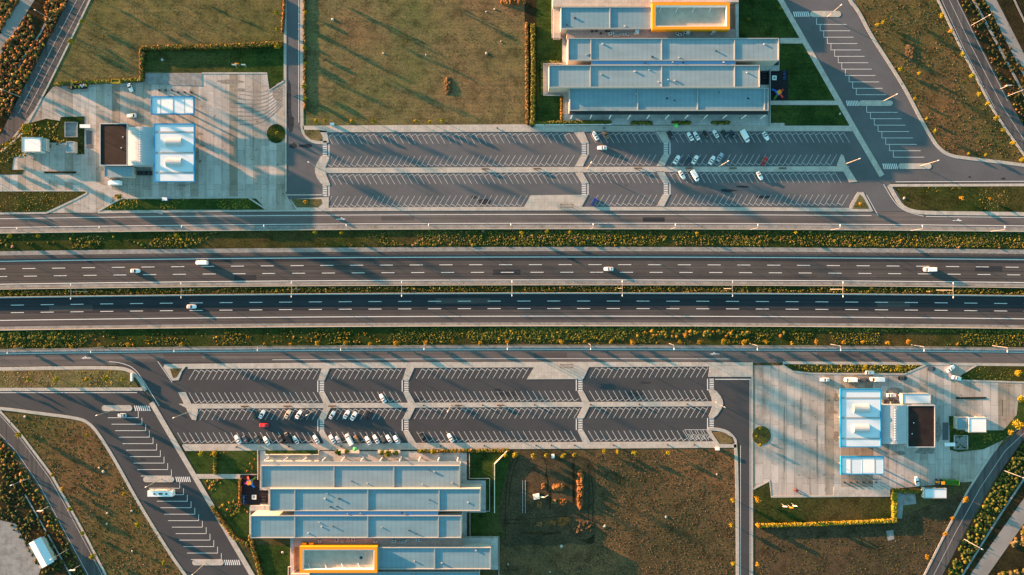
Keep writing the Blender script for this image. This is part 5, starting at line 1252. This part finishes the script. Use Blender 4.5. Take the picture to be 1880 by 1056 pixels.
from_bm('tub', bm, M['yellow'], t); bm = bmesh.new(); add_box(bm, -1.9,-.8,1.9,.8,.1,.9); from_bm('load', bm, M['yellow'], t)
x, y = G(1461,900); t = thing('quad_bike', 'small red quad bike near the lower edge of the lower forecourt', 'quad bike', (x,y,.03), math.radians(-40))
bm = bmesh.new(); add_box(bm, -.8,-.35,.8,.35,.5,.9); bmesh.ops.bevel(bm, geom=bm.edges[:], offset=.1, segments=1); from_bm('body', bm, M['red'], t)
bm = bmesh.new(); add_box(bm, -.6,-.18,.1,.18,.9,1.05); from_bm('seat', bm, M['dark'], t); bm = bmesh.new(); tube(bm, (.5,-.4,1.2),(.5,.4,1.2),.04,.04); from_bm('handlebar', bm, M['dark'], t)
for xx in (-.6,.6):
    for sy in (-1,1): bm = bmesh.new(); tube(bm, (xx,sy*.4,.3),(xx,sy*.65,.3),.3,.3,10); from_bm('wheel', bm, M['tyre'], t)

# ================================================================== EARTHWORKS
def mound(px, py, lx, ly, h, m, label, seed, name='earth_mound', group=None):
    x, y = G(px, py); nx = max(6, int(lx*2.2)); ny = max(6, int(ly*2.2)); bm = bmesh.new(); g = []
    for j in range(ny+1):
        r = []
        for i in range(nx+1):
            u = i/nx*2-1; v = j/ny*2-1; d = max(0, 1-(u*u)**1.3-(v*v)**1.1)
            z = h*d**.7*(.55+.7*abs(noise.noise(Vector((u*lx*.5+seed, v*ly*.5, seed)))*1.6+.3)); r.append(bm.verts.new((x+u*lx/2+noise.noise(Vector((v*4,seed,0)))*.6, y+v*ly/2+noise.noise(Vector((u*4,seed,3)))*.6, -.05+z)))
        g.append(r)
    for j in range(ny):
        for i in range(nx): bm.faces.new((g[j][i],g[j][i+1],g[j+1][i+1],g[j+1][i]))
    tag(from_bm(name, bm, m), label, 'earth heap', group)
OR = M['soil_o']
mound(1065,899,3.2,19,2.0,OR,'long upright orange spoil ridge on the earth plot',1)
mound(1025,895,6,3.5,1.3,OR,'orange spoil heap above centre of the trenches',2)
mound(998,893,2,3,1.0,OR,'small orange heap right above the excavator',3)
mound(1018,921,3,2.5,1.0,M['f_dirt'],'small brown heap right of the excavator',4)
mound(1033,922,4.5,3.2,1.2,OR,'orange heap left of the long spoil ridge',5)
mound(990,926,2.4,3,.8,OR,'little orange heap just below the excavator',6)
mound(990,963,3,2.5,.9,OR,'small orange heap at lower left of the trenches',7)
mound(1012,960,5,2.2,.9,OR,'low elongated orange heap along the bottom trench',8)
mound(1036,958,6,4.5,1.3,OR,'ragged orange heap at the lower right of trenches',9)
mound(1062,972,16,9,1.2,M['f_dark'],'broad dark earth heap at the lower right of the trenches',10)
mound(942,4,12,3.5,1.6,OR,'orange-lit soil heap at the top right of the mown field',11)
mound(823,158,4,9,.7,M['f_dirt'],'low dry earth heap in the middle of the mown field',12)
mound(1672,96,5,9,.6,M['f_dirt'],'low rubble heap in the brown field at upper right',13)
sheet('trench', [(1050,850),(1055,850),(1056,925),(1051,925)], .012, M['f_mulch'])
for p, w in (([(1010,900),(1010,935)],3),([(960,978),(1000,980),(1030,978)],3),([(1002,870),(1006,885),(1005,925)],2)): pathway('trench', p, w*1.3, .012, M['f_mulch'])
for k, pts in enumerate(([(945,838),(932,870),(927,930),(928,990)],[(952,838),(938,875),(934,930)],[(1020,845),(1060,838),(1080,850),(1090,900),(1088,960)],[(1080,850),(1082,900),(1080,960)],[(1000,880),(1005,860),(998,840)],[(925,955),(980,952),(1040,948)],[(925,962),(980,961),(1040,957)])):
    pathway('wheel_ruts', pts, 1.4, .004+.001*k, M['f_mulch'], sm=2)
bm = bmesh.new()
for x in (959.5,964.5): add_path(bm, [G(x,882), G(x,942)], .16, .0, .15)
tag(from_bm('pipe_line', bm, M['hvac']), 'pair of thin pale pipes laid upright left of the excavator', 'pipes')
# white pegs / boulders in fields
for i,(px,py,s) in enumerate([(611,36,.9),(704,98,.6),(782,101,.5),(893,98,.8),(920,76,.5),(908,17,.6),(893,22,.5),(46,765,.8),(310,684,.0),(1031,1003,1.0),(1110,966,.9),(1010,1050,.5),(933,1036,.5),(519,1014,.8),(182,859,.6),(190,866,.9),(242,938,.7),(197,942,.7),(196,962,.7),(243,1012,.6),(1316,871,.6),(1223,949,.8),(1818,204,.0),(1660,364,.8),(298,110,.9),(1542,209,.6)]):
    if s == 0: continue
    x, y = G(px,py); bm = bmesh.new(); bmesh.ops.create_icosphere(bm, subdivisions=2, radius=s*.75)
    for v in bm.verts: v.co *= 1+.35*noise.noise(v.co*2+Vector((i,0,0))); v.co.z = v.co.z*.6+.1
    bmesh.ops.translate(bm, vec=(x,y,0), verts=bm.verts)
    tag(from_bm('boulder', bm, M['kerb']), 'pale boulder or marker stone lying in open ground', 'boulder', 'pale stones in the fields')

# ================================================================== STREET FURNITURE
def bin_(px, py, label, group):
    x, y = G(px,py); t = thing('litter_bin', label, 'litter bin', (x,y,K), 0, group)
    bm = bmesh.new(); tube(bm, (0,0,0),(0,0,.9),.28,.33,10); from_bm('tub', bm, M['dark'], t); bm = bmesh.new(); tube(bm, (0,0,.9),(0,0,1.0),.36,.2,10); from_bm('lid', bm, M['dark'], t)
for x in (778,886,981,1084,1173,1261): bin_(x, lb(x,741.5), 'dark litter bin on the middle walkway of the lower car park', 'bins on lower middle walkway')
for x in (435,531,627,809,889,984,1012,1055,1126,1225,1274): bin_(x, lb(x,816), 'dark litter bin on the bottom walkway of the lower car park', 'bins on the lower bottom walkway')
for x in (913,1109): bin_(x, 236, 'dark litter bin on the top walkway of the upper car park', 'bins on the upper top walkway')
def bench(px, py, label, group):
    x, y = G(px,py); t = thing('bench', label, 'bench', (x,y,K), 0, group)
    bm = bmesh.new(); add_box(bm, -1.7,-.25,1.7,.25,.4,.48); from_bm('seat', bm, M['wood'], t)
    bm = bmesh.new(); add_box(bm, -1.7,-.32,1.7,-.26,.5,.9); from_bm('backrest', bm, M['wood'], t)
    for sx in (-1.4,1.4): bm = bmesh.new(); add_box(bm, sx-.06,-.22,sx+.06,.22,0,.4); from_bm('leg', bm, M['dark'], t)
for x in (891,986,1171,1265,1345,1436): bench(x, lt(x,309), 'long timber bench on the middle walkway of upper car park', 'benches on upper middle walkway')
for x in (450,528,610,842,919): bench(x, lb(x,742), 'long timber bench on the middle walkway of lower car park', 'benches on lower middle walkway')
for px,py,w in ((1040,379,'upper'),(1039,671.5,'lower')):
    x, y = G(px,py); t = thing('pergola', 'slatted timber pergola on the plaza of the %s car park'%w, 'pergola', (x,y,K))
    for sx in (-2.7,2.7):
        for sy in (-.7,.7): bm = bmesh.new(); add_box(bm, sx-.07,sy-.07,sx+.07,sy+.07,0,2.1); from_bm('post', bm, M['wood'], t)
    for sy in (-.75,.75): bm = bmesh.new(); add_box(bm, -3,sy-.06,3,sy+.06,2.1,2.25); from_bm('beam', bm, M['wood'], t)
    for i in range(13): bm = bmesh.new(); xx = -2.9+i*.48; add_box(bm, xx-.06,-.95,xx+.06,.95,2.25,2.36); from_bm('slat', bm, M['wood'], t)
x, y = G(1239.5,232.5); bm = bmesh.new(); tube(bm, (x,y,2.3),(x,y,2.9),1.0,.05,8); t = thing('parasol','bright green parasol between walkway and upper restaurant','parasol',(0,0,0)); from_bm('canopy',bm,M['pgreen'],t); bm = bmesh.new(); tube(bm,(x,y,.1),(x,y,2.9),.04,.04); from_bm('pole',bm,M['pole'],t)
x, y = G(653.5,822.5); bm = bmesh.new(); tube(bm, (x,y,2.3),(x,y,2.9),1.0,.05,8); t = thing('parasol','pale green parasol by the planter of lower restaurant','parasol',(0,0,0)); from_bm('canopy',bm,M['pgreen'],t); bm = bmesh.new(); tube(bm,(x,y,.1),(x,y,2.9),.04,.04); from_bm('pole',bm,M['pole'],t)
# totem signs on the lawns (three leaning panels)
def totem(px, py, m, label):
    x, y = G(px,py); t = thing('flag_sign', label, 'sign', (x,y,0)); bm = bmesh.new(); tube(bm,(0,0,0),(0,0,5),.08,.06); from_bm('pole',bm,M['pole'],t)
    bm = bmesh.new(); add_box(bm, -.9,-.03,.9,.03,3.2,5); from_bm('panel',bm,m,t)
for px,py,m,l in ((436,124,M['white'],'white flag sign on the shaded lawn, left of the orange one'),(441.5,122,M['orange'],'orange flag sign on the shaded lawn'),(453,124,M['white'],'white flag sign on the shaded lawn, right of the orange one'),
                  (1435,925,M['white'],'white flag sign on the lower lawn, left of orange one'),(1446,927,M['orange'],'orange flag sign on the lower lawn'),(1453,924,M['white'],'white flag sign on the lower lawn, right of orange one')): totem(px,py,m,l)
for px,py,sx,sy,m,lab in ((305,366,2.2,1.4,M['pblue'],'blue and white pallet of goods on the green strip below upper station'),(1015,836.5,1.2,1.6,M['hvac'],'small pale cabinet at the top of earth plot'),(1316,823,1.6,1.2,M['hvac'],'grey utility cabinet at the lower right corner of the lower lot'),(611,229,1.6,1.0,M['hvac'],'pale utility cabinet at the top left of the upper lot'),(244,692,.8,3.6,M['hvac'],'pale narrow cabinet on the left-hand grass strip')):
    x, y = G(px,py); t = thing('utility_cabinet', lab, 'cabinet', (x,y,0)); bm = bmesh.new(); add_box(bm,-sx/2,-sy/2,sx/2,sy/2,.1,1.5); from_bm('housing',bm,m,t); bm = bmesh.new(); add_box(bm,-sx/2-.05,-sy/2-.05,sx/2+.05,sy/2+.05,1.5,1.58); from_bm('lid',bm,M['white'],t)

# unseen crown clumps added outside the frame, placed only to throw shadow streaks
TAN = math.tan(math.radians(SUN_EL)); DU = (math.cos(math.radians(SUN_AZ)), math.sin(math.radians(SUN_AZ)))
STREAKS = [(595,243,720,290,16),(680,268,800,305,14),(640,332,724,380,18),(735,316,785,338,10),(760,262,850,302,8),(925,250,975,274,7),(865,282,930,308,9),(990,243,1065,276,11),(1075,246,1240,300,20),(1120,240,1230,280,14),
 (765,336,815,360,7),(835,338,890,362,7),(870,330,975,366,8),(935,336,980,360,5),(1005,334,1075,362,8),(1035,384,1115,414,9),(1105,388,1165,414,8),(1230,330,1420,410,22),(1300,330,1600,412,20),
 (15,392,115,416,9),(120,392,240,416,8),(235,392,540,420,22),(300,388,420,412,14),(470,462,545,512,8),(540,458,720,520,24),(600,456,760,500,12),(250,455,420,470,8),
 (140,165,275,220,11),(175,160,330,225,7),(0,322,50,348,6),(50,328,95,348,6),(80,316,145,350,7),(380,212,535,290,5),(400,200,590,300,5),(378,238,596,350,5),(375,262,575,366,6),(350,290,560,396,8),(500,230,640,300,5),
 (440,686,545,724,10),(600,692,660,718,9),(480,766,610,806,15),(600,766,745,804,14),(405,770,455,795,8),(680,696,740,722,6),(800,690,880,728,7),(1065,690,1210,742,11),(955,712,1010,742,9),(860,760,940,800,8),(1120,762,1180,800,6),(1000,770,1060,800,7),
 (35,720,115,758,5),(60,718,130,752,4),(120,722,200,765,8),(262,786,330,828,10),(215,820,275,878,9),(330,880,420,975,20),(180,780,240,820,6),(300,700,360,740,6),
 (1385,700,1505,768,6),(1395,676,1520,735,6),(1385,768,1510,850,7),(1415,796,1520,884,5),(1540,838,1640,900,8),(1450,676,1540,716,5),(1330,700,1400,740,8),(1640,830,1720,885,8),(1700,700,1800,760,8),(1740,760,1850,820,7),(1388,720,1470,770,9),(1400,740,1500,800,7),(1440,690,1560,755,8),(1480,820,1560,870,8),(1396,820,1450,860,7),(1560,870,1640,915,7),(1660,850,1730,890,8),(1620,690,1700,740,6),(1700,720,1780,765,7),(1790,690,1870,735,6),(1750,840,1800,870,8),(1390,700,1450,735,10),
 (180,210,260,255,6),(100,200,180,245,7),(380,150,470,200,6),(420,180,520,235,6),(30,300,120,345,5),(130,330,220,380,8),(375,300,470,350,9),(420,330,520,385,8),(80,180,150,215,6),
 (560,50,770,160,9),(630,10,820,105,8),(700,150,920,235,10),(565,125,730,205,8),(850,20,965,85,8),(740,90,880,150,7),(220,20,340,85,7),(320,55,420,105,7),(180,85,260,130,6),(380,10,500,60,6),
 (1690,50,1810,125,8),(1640,90,1740,150,7),(1760,180,1860,250,7),(1100,930,1190,990,9),(1280,840,1352,885,7),(1180,945,1290,1000,8),(1120,870,1200,905,7),(1290,890,1352,925,6),(40,860,140,930,7),(120,900,220,985,8),(60,800,150,850,6),
 (1450,480,1560,512,6),(1090,494,1180,514,5),(1240,640,1420,668,12),(1420,640,1500,668,10),(760,480,860,512,6),(1000,500,1090,515,4),(930,560,1090,582,6),(560,640,720,668,7),(840,640,960,668,6)]
rb = random.Random(3); bt = bmesh.new(); bpts = []
for x0, y0, x1, y1, wd in STREAKS:
    # streaks run along the sun's bearing; keep the start, follow the bearing
    L = math.dist((x0,y0),(x1,y1)); br = 1.7 if (y0 > 660 and x0 > 1380) else 1.0; r = max(.45, wd*.25*.20)*br; n = max(2, int(L*wd/((2*r*4)*(2*r/TAN*4))*(7.5 if (y0 > 660 and x0 > 1380) or (x0 < 520 and 150 < y0 < 380) else (1.3 if y0 < 240 and x0 < 1000 else 2.1))))
    for _ in range(n):
        t = rb.uniform(.1,.9); o = rb.gauss(0,.28)*wd; px = x0+(x1-x0)*t - DU[1]*o; py = y0+(y1-y0)*t + DU[0]*o
        off = min((px+140)/DU[0], (py+140)/DU[1]); z = off*S*TAN*rb.uniform(1.0,1.12)
        X, Y = G(px, py); X -= DU[0]*z/TAN; Y += DU[1]*z/TAN; bpts.append((X, Y, z, r*rb.uniform(.7,1.25)))
ph = (1+5**.5)/2
IV = np.array([(-1,ph,0),(1,ph,0),(-1,-ph,0),(1,-ph,0),(0,-1,ph),(0,1,ph),(0,-1,-ph),(0,1,-ph),(ph,0,-1),(ph,0,1),(-ph,0,-1),(-ph,0,1)])/1.9
IF = [(0,11,5),(0,5,1),(0,1,7),(0,7,10),(0,10,11),(1,5,9),(5,11,4),(11,10,2),(10,7,6),(7,1,8),(3,9,4),(3,4,2),(3,2,6),(3,6,8),(3,8,9),(4,9,5),(2,4,11),(6,2,10),(8,6,7),(9,8,1)]
vs, fs = [], []
for X, Y, z, r in bpts:
    b0 = len(vs); q = IV*r*(1+rng.uniform(-.3,.3,(12,1)))+np.array([X,Y,z]); vs += q.tolist(); fs += [tuple(a+b0 for a in f) for f in IF]
    if rb.random() < .05:
        b0 = len(vs); vs += [(X-.1,Y-.1,0),(X+.1,Y-.1,0),(X,Y+.12,0),(X,Y,z)]; fs += [(b0,b0+1,b0+3),(b0+1,b0+2,b0+3),(b0+2,b0,b0+3)]
me = bpy.data.meshes.new('streak_casters'); me.from_pydata(vs, [], fs)
stuff(link('streak_casters', me, M['tree_g']), 'unseen crown clumps added beyond the upper left edge to cast shadow streaks', 'shadow casters')

# stains, tar patches and worn places
def blotch(name, px, py, rx, ry, z, m, sd):
    pts = []
    for k in range(14):
        a = k/14*2*math.pi; q = 1+.45*noise.noise(Vector((math.cos(a)*1.5+sd, math.sin(a)*1.5, sd)))+random.uniform(-.15,.15); pts.append((px+rx*q*math.cos(a), py+ry*q*math.sin(a)))
    return sheet(name, pts, z, m)
blk = 0
for px,py,rx,ry in ((531,190,4,38),(533,225,6,18),(538,268,8,5),(562,268,15,3),(930,724,22,4),(915,716,8,2),(1165,722,18,6),(1140,733,40,2.5),(1185,703,10,2),(1335,350,16,3),(1365,343,12,2),(1400,362,16,3),(890,370,12,5),(870,362,6,3),(945,720,5,3),(1003,740,3,2),(262,844,5,3),(1290,733,12,2),(768,735,9,4),(1780,325,3,1.5),(1842,328,4,2)):
    blk += 1; blotch('tar_patch', px, py, rx, ry, .031+.0003*blk, M['a_hw2'], blk)
for px,py,rx,ry in ((366,246,6,3),(370,268,7,3),(362,285,4,9),(367,296,3,3),(335,340,10,2),(440,165,12,3),(420,150,25,4),(250,215,14,3),(1530,757,9,3),(1527,750,3,6),(1640,745,14,6),(1640,722,16,12),(1560,714,25,2),(1590,880,30,1.5),(1700,828,18,7),(1650,832,12,4),(1722,790,6,22),(510,170,9,14),(1535,800,6,10),(1535,730,5,8),(1470,760,2,30),(1440,800,1.5,60),(1500,820,1.6,50),(1515,770,1.5,60)):
    blk += 1; blotch('oil_stain', px, py, rx, ry, .0365+.0003*blk, M['stain'], blk)
M['seam'] = plain('asphalt joint', (.022,.023,.025), .3)
bm = bmesh.new()
for y in (493, 507.5, 559.7, 574, 466): hline(bm, y, .12, .0405)
struct(from_bm('asphalt_seams', bm, M['seam']))
for px,y,l,w in ((180,493,60,10),(430,507,40,9),(640,486,90,11),(905,500,50,10),(1260,490,70,11),(1500,506,110,9),(1790,489,50,10),(90,560,80,11),(520,573,60,9),(800,552,100,10),(1230,566,70,10),(1610,556,60,11),(700,400,60,8),(1180,403,40,8),(300,650,70,10),(980,652,60,9),(1500,650,80,9)):
    blk += 1; pathway('road_patch', [(px, y+wy(px)), (px+l, y+wy(px+l))], w, .0312+.0003*(blk%25), M['a_hw'] if 530 < y < 600 else (M['a_hw2'] if l < 55 else M['a_shoulder']))
for i,(px,py) in enumerate(((1541.5,727),(1541,766),(1541.5,803),(1541,850))):
    x, y = G(px,py); t = thing('bollard', 'yellow bollard at the left edge of the lower fuel canopies', 'bollard', (x,y,.03), 0, 'yellow bollards at lower canopies')
    bm = bmesh.new(); tube(bm,(0,0,0),(0,0,1.1),.3,.3,10); from_bm('post',bm,M['yellow'],t); bm = bmesh.new(); add_box(bm,-.5,-.5,.5,.5,0,.08); from_bm('base',bm,M['walk'],t)
# ================================================================== LIGHT, SKY, CAMERA
w = bpy.data.worlds.new('World'); SC.world = w; w.use_nodes = True; nt = w.node_tree
sky = nt.nodes.new('ShaderNodeTexSky'); sky.sky_type = 'NISHITA'; sky.sun_disc = False
sky.sun_elevation = math.radians(SUN_EL); sky.sun_rotation = math.radians(-(90-SUN_AZ))
sky.air_density = 1.0; sky.dust_density = .6; sky.ozone_density = 1.2
bg = nt.nodes['Background']; bg.inputs['Strength'].default_value = .62
tint = nt.nodes.new('ShaderNodeMix'); tint.data_type = 'RGBA'; tint.blend_type = 'MULTIPLY'; tint.inputs[0].default_value = 1
tint.inputs[7].default_value = (.64, 1.0, .95, 1); nt.links.new(sky.outputs[0], tint.inputs[6]); nt.links.new(tint.outputs[2], bg.inputs['Color'])
sl = bpy.data.lights.new('sun', 'SUN'); sl.energy = 32; sl.angle = math.radians(.4); sl.color = (1, .48, .245)
so = bpy.data.objects.new('sun', sl); COL.objects.link(so)
az = math.radians(-SUN_AZ); el = math.radians(SUN_EL)
d = Vector((math.cos(az)*math.cos(el), math.sin(az)*math.cos(el), -math.sin(el)))
so.rotation_euler = d.to_track_quat('-Z','Y').to_euler()
cam = bpy.data.cameras.new('camera'); co = bpy.data.objects.new('camera', cam); COL.objects.link(co)
co.location = (0,0,CAMH); co.rotation_euler = (0,0,0); cam.sensor_width = 36; cam.lens = 36*CAMH/(1880*S); cam.clip_end = 5000; cam.clip_start = 1
SC.camera = co
SC.view_settings.view_transform = 'Standard'; SC.view_settings.look = 'None'; SC.view_settings.exposure = 0
SC.render.engine = 'CYCLES'
